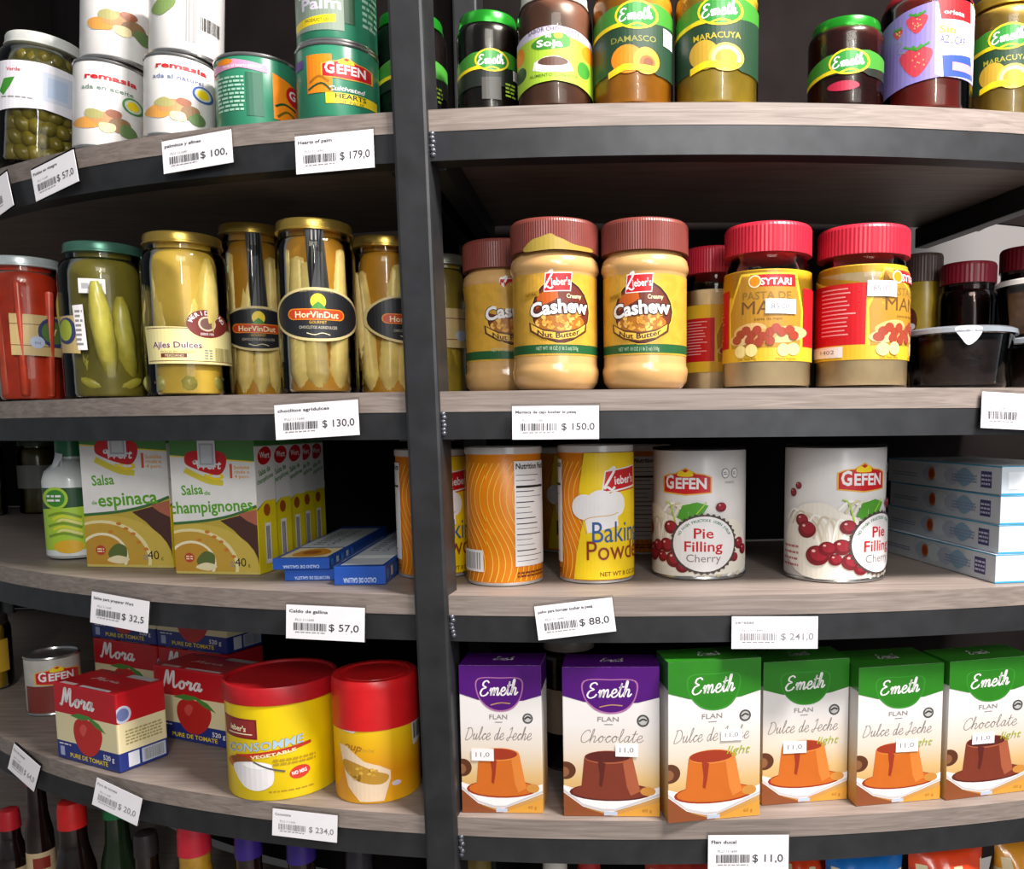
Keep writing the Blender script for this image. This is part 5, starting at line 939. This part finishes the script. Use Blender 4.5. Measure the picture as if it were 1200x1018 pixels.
    for nm, f in (('printed_side', right_map), ('printed_side', left_map)):
        S = sart(D * 1000, H * 1000); S.rect(0, -H * 1000, D * 1000, -H * 830, C1); S.build(nm, g['root'], f(W, D, MM, MM))
    if stick:
        B = fart(g); x, y, a, b = stick; sticker(B, X(x) - a / 2, Y(y) - b / 2, X(x) + a / 2, Y(y) + b / 2, '11,0'); hang(fbuild(g, B, 'price_sticker', .0011), g['root'], 'carton')
    return g
flan_box((542, 952), (636.5, 953), 780, 'purple topped flan mix box nearest the upright post', 'purple', 'Dulce', (.27, .40, 26, 15))
flan_box((661, 956), (773, 957), 782, 'purple topped flan mix box showing a dark chocolate flan', 'purple', 'Chocolate', (.66, .45, 26, 16))
flan_box((783, 965), (890, 955), 774, 'green topped flan mix box above the 11 price tag, first of the greens', 'green', 'Dulce', (.68, .53, 25, 14))
flan_box((893, 944), (992, 936), 774, 'green topped flan mix box set back, between two greens standing further forward', 'green', 'Dulce', (.37, .40, 27, 15))
flan_box((1003, 945), (1101, 936), 780, 'green topped flan mix box with bright glare along its top edge', 'green', 'Dulce', (.58, .42, 26, 16), .07)
flan_box((1108, 938), (1204, 926), 772, 'green topped flan mix box with chocolate flan, cut by the picture edge', 'green', 'Chocolate', (.42, .43, 26, 14))
g = put_cyl('preserve_jar', 'dim dark jar in the shade behind the two purple flan boxes', 'jar', 668, 878, 745, 62, 3, .16); P = jar_kit(g, dark_jam, mat('#8a8078', .4)); A = cart(g); A.rect(640, 800, 690, 850, pr('#9a8a78')); cbuild(g, A, prof=prof_of(P))

# ------------------------------------------------------------------ lowest shelf: bottles and bags
def bottle(px, yt, cap_px, back, body, capm, label, lab=None):
    c = at_back(px, yt, back); s = mpp(c); top = c.z; z0 = SHELF[4]; H = top - z0; rc = cap_px * s / 2; R = rc * 1.5
    root = thing('sauce_bottle', label, 'bottle', (c.x, c.y, z0 + .0005), face_cam(c), 'bottles on the lowest shelf'); ch = rc * 2.1
    obj('bottle_body', lathe([(0, .003), (R * .9, .001), (R, .006), (R, H * .52), (R * .96, H * .60), (R * .7, H * .72), (rc * .95, H - ch * 1.35), (rc * .95, H - ch * .9), (0, H - ch * .9)]), body, root, 40)
    obj('cap', lathe([(rc * .9, H - ch), (rc * 1.04, H - ch * .98), (rc * 1.0, H - ch * .3), (rc * .9, H - .001), (rc * .8, H), (0, H)]), capm, root, 40)
    A = Art(0, 0, R * 1000); A.poly([(-R * 1000 * 1.4, -H * 480), (R * 1000 * 1.4, -H * 480), (R * 1000 * 1.4, -H * 180), (-R * 1000 * 1.4, -H * 180)], pr(lab or '#c8b088'), local=False); A.L = lambda x, y: (x, -y); A.items = []
    A.poly([(-R * 1400, -H * 500), (R * 1400, -H * 500), (R * 1400, -H * 180), (-R * 1400, -H * 180)], pr(lab or '#c8b088')); A.poly([(-R * 600, -H * 470), (R * 600, -H * 470), (R * 600, -H * 400), (-R * 600, -H * 400)], pr('#8a2a20')); A.build('label', root, cyl_map(R, MM, MM))
soy = mat('#1c0f0c', .12, coat=.6, vary=.3)
for a in ((40, 898, 20, .07, soy, mat('#a01c22', .35), 'dark sauce bottle with dull red cap, under the leftmost tags'), (83, 938, 30, .055, soy, mat('#c8201e', .35), 'dark sauce bottle with bright red cap, left of the green capped one'), (134, 930, 26, .10, mat('#1a2a18', .15, coat=.5), mat('#0f7a42', .35), 'dark bottle with large green cap under the shelf'),
          (10, 948, 22, .045, soy, mat('#b8202a', .35), 'dark sauce bottle with red cap, leftmost on the lowest shelf'), (226, 962, 36, .07, mat('#b98a2a', .2, coat=.5, vary=.2), mat('#cc2638', .35), 'amber bottle with pinkish red cap, right of the green capped bottle'), (290, 972, 30, .08, soy, mat('#3a2480', .35), 'dark bottle with violet cap, left of its violet capped neighbour'), (352, 975, 32, .08, soy, mat('#352278', .35), 'dark bottle with violet cap under the 234 tag'),
          (170, 975, 26, .06, soy, mat('#2a2426', .35), 'dark bottle with black cap between red and green caps'), (420, 990, 30, .08, soy, mat('#28262c', .35), 'dark bottle with black cap beside the post'), (560, 992, 30, .09, mat('#7a5a1a', .2, coat=.5), mat('#6a5a2a', .35), 'amber bottle with tan cap right of the post'), (650, 990, 28, .09, soy, mat('#c8c4bc', .35), 'dark bottle with white cap below the purple flan boxes'), (690, 996, 26, .09, mat('#8a3020', .2, coat=.5), mat('#a02020', .35), 'red bottle with red cap below the purple flan boxes')): bottle(*a)
def snack_bag(px, py, wpx, hh, back, m, band, label, rz):
    c = at_back(px, py, back); s = mpp(c); W = wpx * s; H = max(.12, c.z - SHELF[4]); root = thing('snack_bag', label, 'bag', (c.x, c.y, SHELF[4] + .0005), rz, 'bright snack bags on the lowest shelf')
    bm = bmesh.new(); nx, nz = 16, 18; fr = []
    for sgn in (-1, 1):
        gr = []
        for j in range(nz + 1):
            v = j / nz; row = []
            for i in range(nx + 1):
                u = i / nx * 2 - 1; t = (1 - abs(u) ** 3) * (max(0, 1 - abs(2 * v - 1) ** 4)) ** .7; pl = 1 + .16 * math.sin(u * 9 + v * 13 + sgn) * math.sin(v * 11 - u * 5); row.append(bm.verts.new((u * W / 2 * (1 - .08 * math.sin(PI * v)), sgn * .035 * t * pl, v * H)))
            gr.append(row)
        for j in range(nz):
            for i in range(nx):
                q = (gr[j][i], gr[j][i + 1], gr[j + 1][i + 1], gr[j + 1][i]); f = bm.faces.new(q if sgn < 0 else tuple(reversed(q))); f.material_index = 1 if .42 < (j / nz + .5 * math.sin(i * .5) * .3) < .62 else (2 if .72 < j / nz - .1 * math.sin(i * .9) < .84 else 0)
    bmesh.ops.remove_doubles(bm, verts=bm.verts[:], dist=1e-5); obj('bag', bm, [m, band, mat('#d8c8a0', .3)], root, 70)
OB = mat('#d8401a', .25, coat=.4); BB = mat('#1a6ab8', .25, coat=.4); YB = mat('#d8902a', .25, coat=.4)
for a in ((1108, 992, 92, .1, .03, OB, YB, 'orange red snack bag under the right end of the bottom tags', .12), (1012, 1000, 88, .1, .05, BB, YB, 'blue snack bag beside the orange one', -.1), (1194, 984, 70, .1, .06, YB, BB, 'tan and blue snack bag at the edge of the lowest shelf', .3), (944, 994, 60, .20, .09, OB, BB, 'orange snack bag with blue band behind the blue one', 0), (800, 1000, 90, .1, .07, mat('#a02a20', .3, coat=.3), YB, 'dark red snack bag left of the 11 price tag', .05)): snack_bag(*a)

# ------------------------------------------------------------------ price tags in clear sleeves on the shelf edges
def price_tag(px, py, wpx, hpx, roll, label, price, title, sub='', yaw=None, glare=False, faint=False):
    c = at_back(px, py, -0.0075 if px > 150 else -0.012); s = mpp(c); W, H = wpx * s, hpx * s; ph = slope(c.x); yw = ph * .8 if yaw is None else yaw
    if wpx * s < .085 and yaw is None: W = min(.088, wpx * s / max(.5, math.cos(ph - math.atan2(-c.x, c.y - CAM_Y) * 0) )) 
    root = thing('price_tag', label, 'price tag', c, 0, 'price tags along the shelf edges'); root.rotation_mode = 'QUATERNION'
    root.rotation_quaternion = (Matrix.Rotation(yw, 4, 'Z') @ Matrix.Rotation(-math.radians(roll), 4, 'Y') @ Matrix.Rotation(math.radians(-4), 4, 'X')).to_quaternion()
    obj('paper_card', rbox(W, .0005, H, 0, off=(0, 0, -H / 2)), mat('#eeebee', .5, vary=.02), root)
    obj('clear_sleeve', rbox(W * 1.03, .0003, H * 1.10, 0, off=(0, .0012, -H * .52)), clr, root)
    k = W / 100; A = Art(0, 0); DT = pr('#3a3a3e') if not faint else pr('#8a8688'); h_ = H / k
    if title: A.text(title, -46, -h_ * .28, h_ * .085, DT, w=min(70, len(title) * 3.1), left=True, bold=.02)
    A.text(sub or 'PLU 111640', -38, -h_ * .04, h_ * .065, GRY, w=24, left=True)
    A.bars(-40, h_ * .02, 2, h_ * .24, DT, 26); A.para(-38, h_ * .27, 0, h_ * .32, 1, GRY)
    if price: A.text('$ ' + price, 26 if len(price) > 4 else 24, h_ * .22, h_ * .20, DT, w=38 if len(price) > 3 else 34, bold=.005, res=3)
    hang(A.build('print', root, lambda u, v, off: (u * k, -.0003 - off, v * k)), root, 'paper_card'); return root
TAGS = [(2, 228, 30, 42, 18, 'price tag cut off at the left edge of the top shelf', '', ''), (64, 206, 66, 38, 13, 'tag reading 57,0 on the top shelf, below the olive jar', '57,0', 'Pickles en vinagre'), (231, 178, 94, 38, 4, 'tag reading 100, on the top shelf', '100,', 'palmitos y afines'), (392, 178, 97, 44, 2, 'tag reading 179,0 on the top shelf', '179,0', 'Hearts of palm'),
 (371, 492, 105, 41, 3, 'tag reading 130,0 below the baby corn jars', '130,0', 'choclitos agridulces'), (651, 495, 102, 39, 0, 'tag reading 150,0 below the cashew butter jars', '150,0', 'Manteca de cajú kosher le pesaj'), (1190, 482, 86, 42, -3, 'white glaring tag under the clear fruit tub', '', ''),
 (140, 717, 86, 37, -5, 'tag reading 32,5 under the sauce mix boxes', '32,5', 'Salsas para preparar Wert'), (381, 730, 98, 40, -1, 'tag reading 57,0 under the blue stock cube boxes', '57,0', 'Caldo de gallina'), (674, 725, 92, 40, 7, 'tilted tag reading 88,0 under the baking powder', '88,0', 'polvo para hornear kosher le pesaj'), (908, 741, 102, 38, -1, 'bright tag reading 241,0 under the pie filling tins', '241,0', 'cerezas'),
 (28, 899, 44, 34, -22, 'small tag at the far left under the tomato cartons', '64,0', 'Pure de tomate'), (137, 939, 64, 34, -14, 'tag reading 20,0 under the angled tomato carton', '20,0', 'Pure de tomate'), (357, 967, 80, 32, -2, 'tag reading 234,0 under the yellow consomme tin', '234,0', 'Consomme'), (877, 1000, 95, 44, -1, 'tag reading 11,0 under the green flan boxes', '11,0', 'Flan ducal')]
for t in TAGS: price_tag(*t, faint=t[6] in ('241,0', '64,0', '20,0', '234,0'))
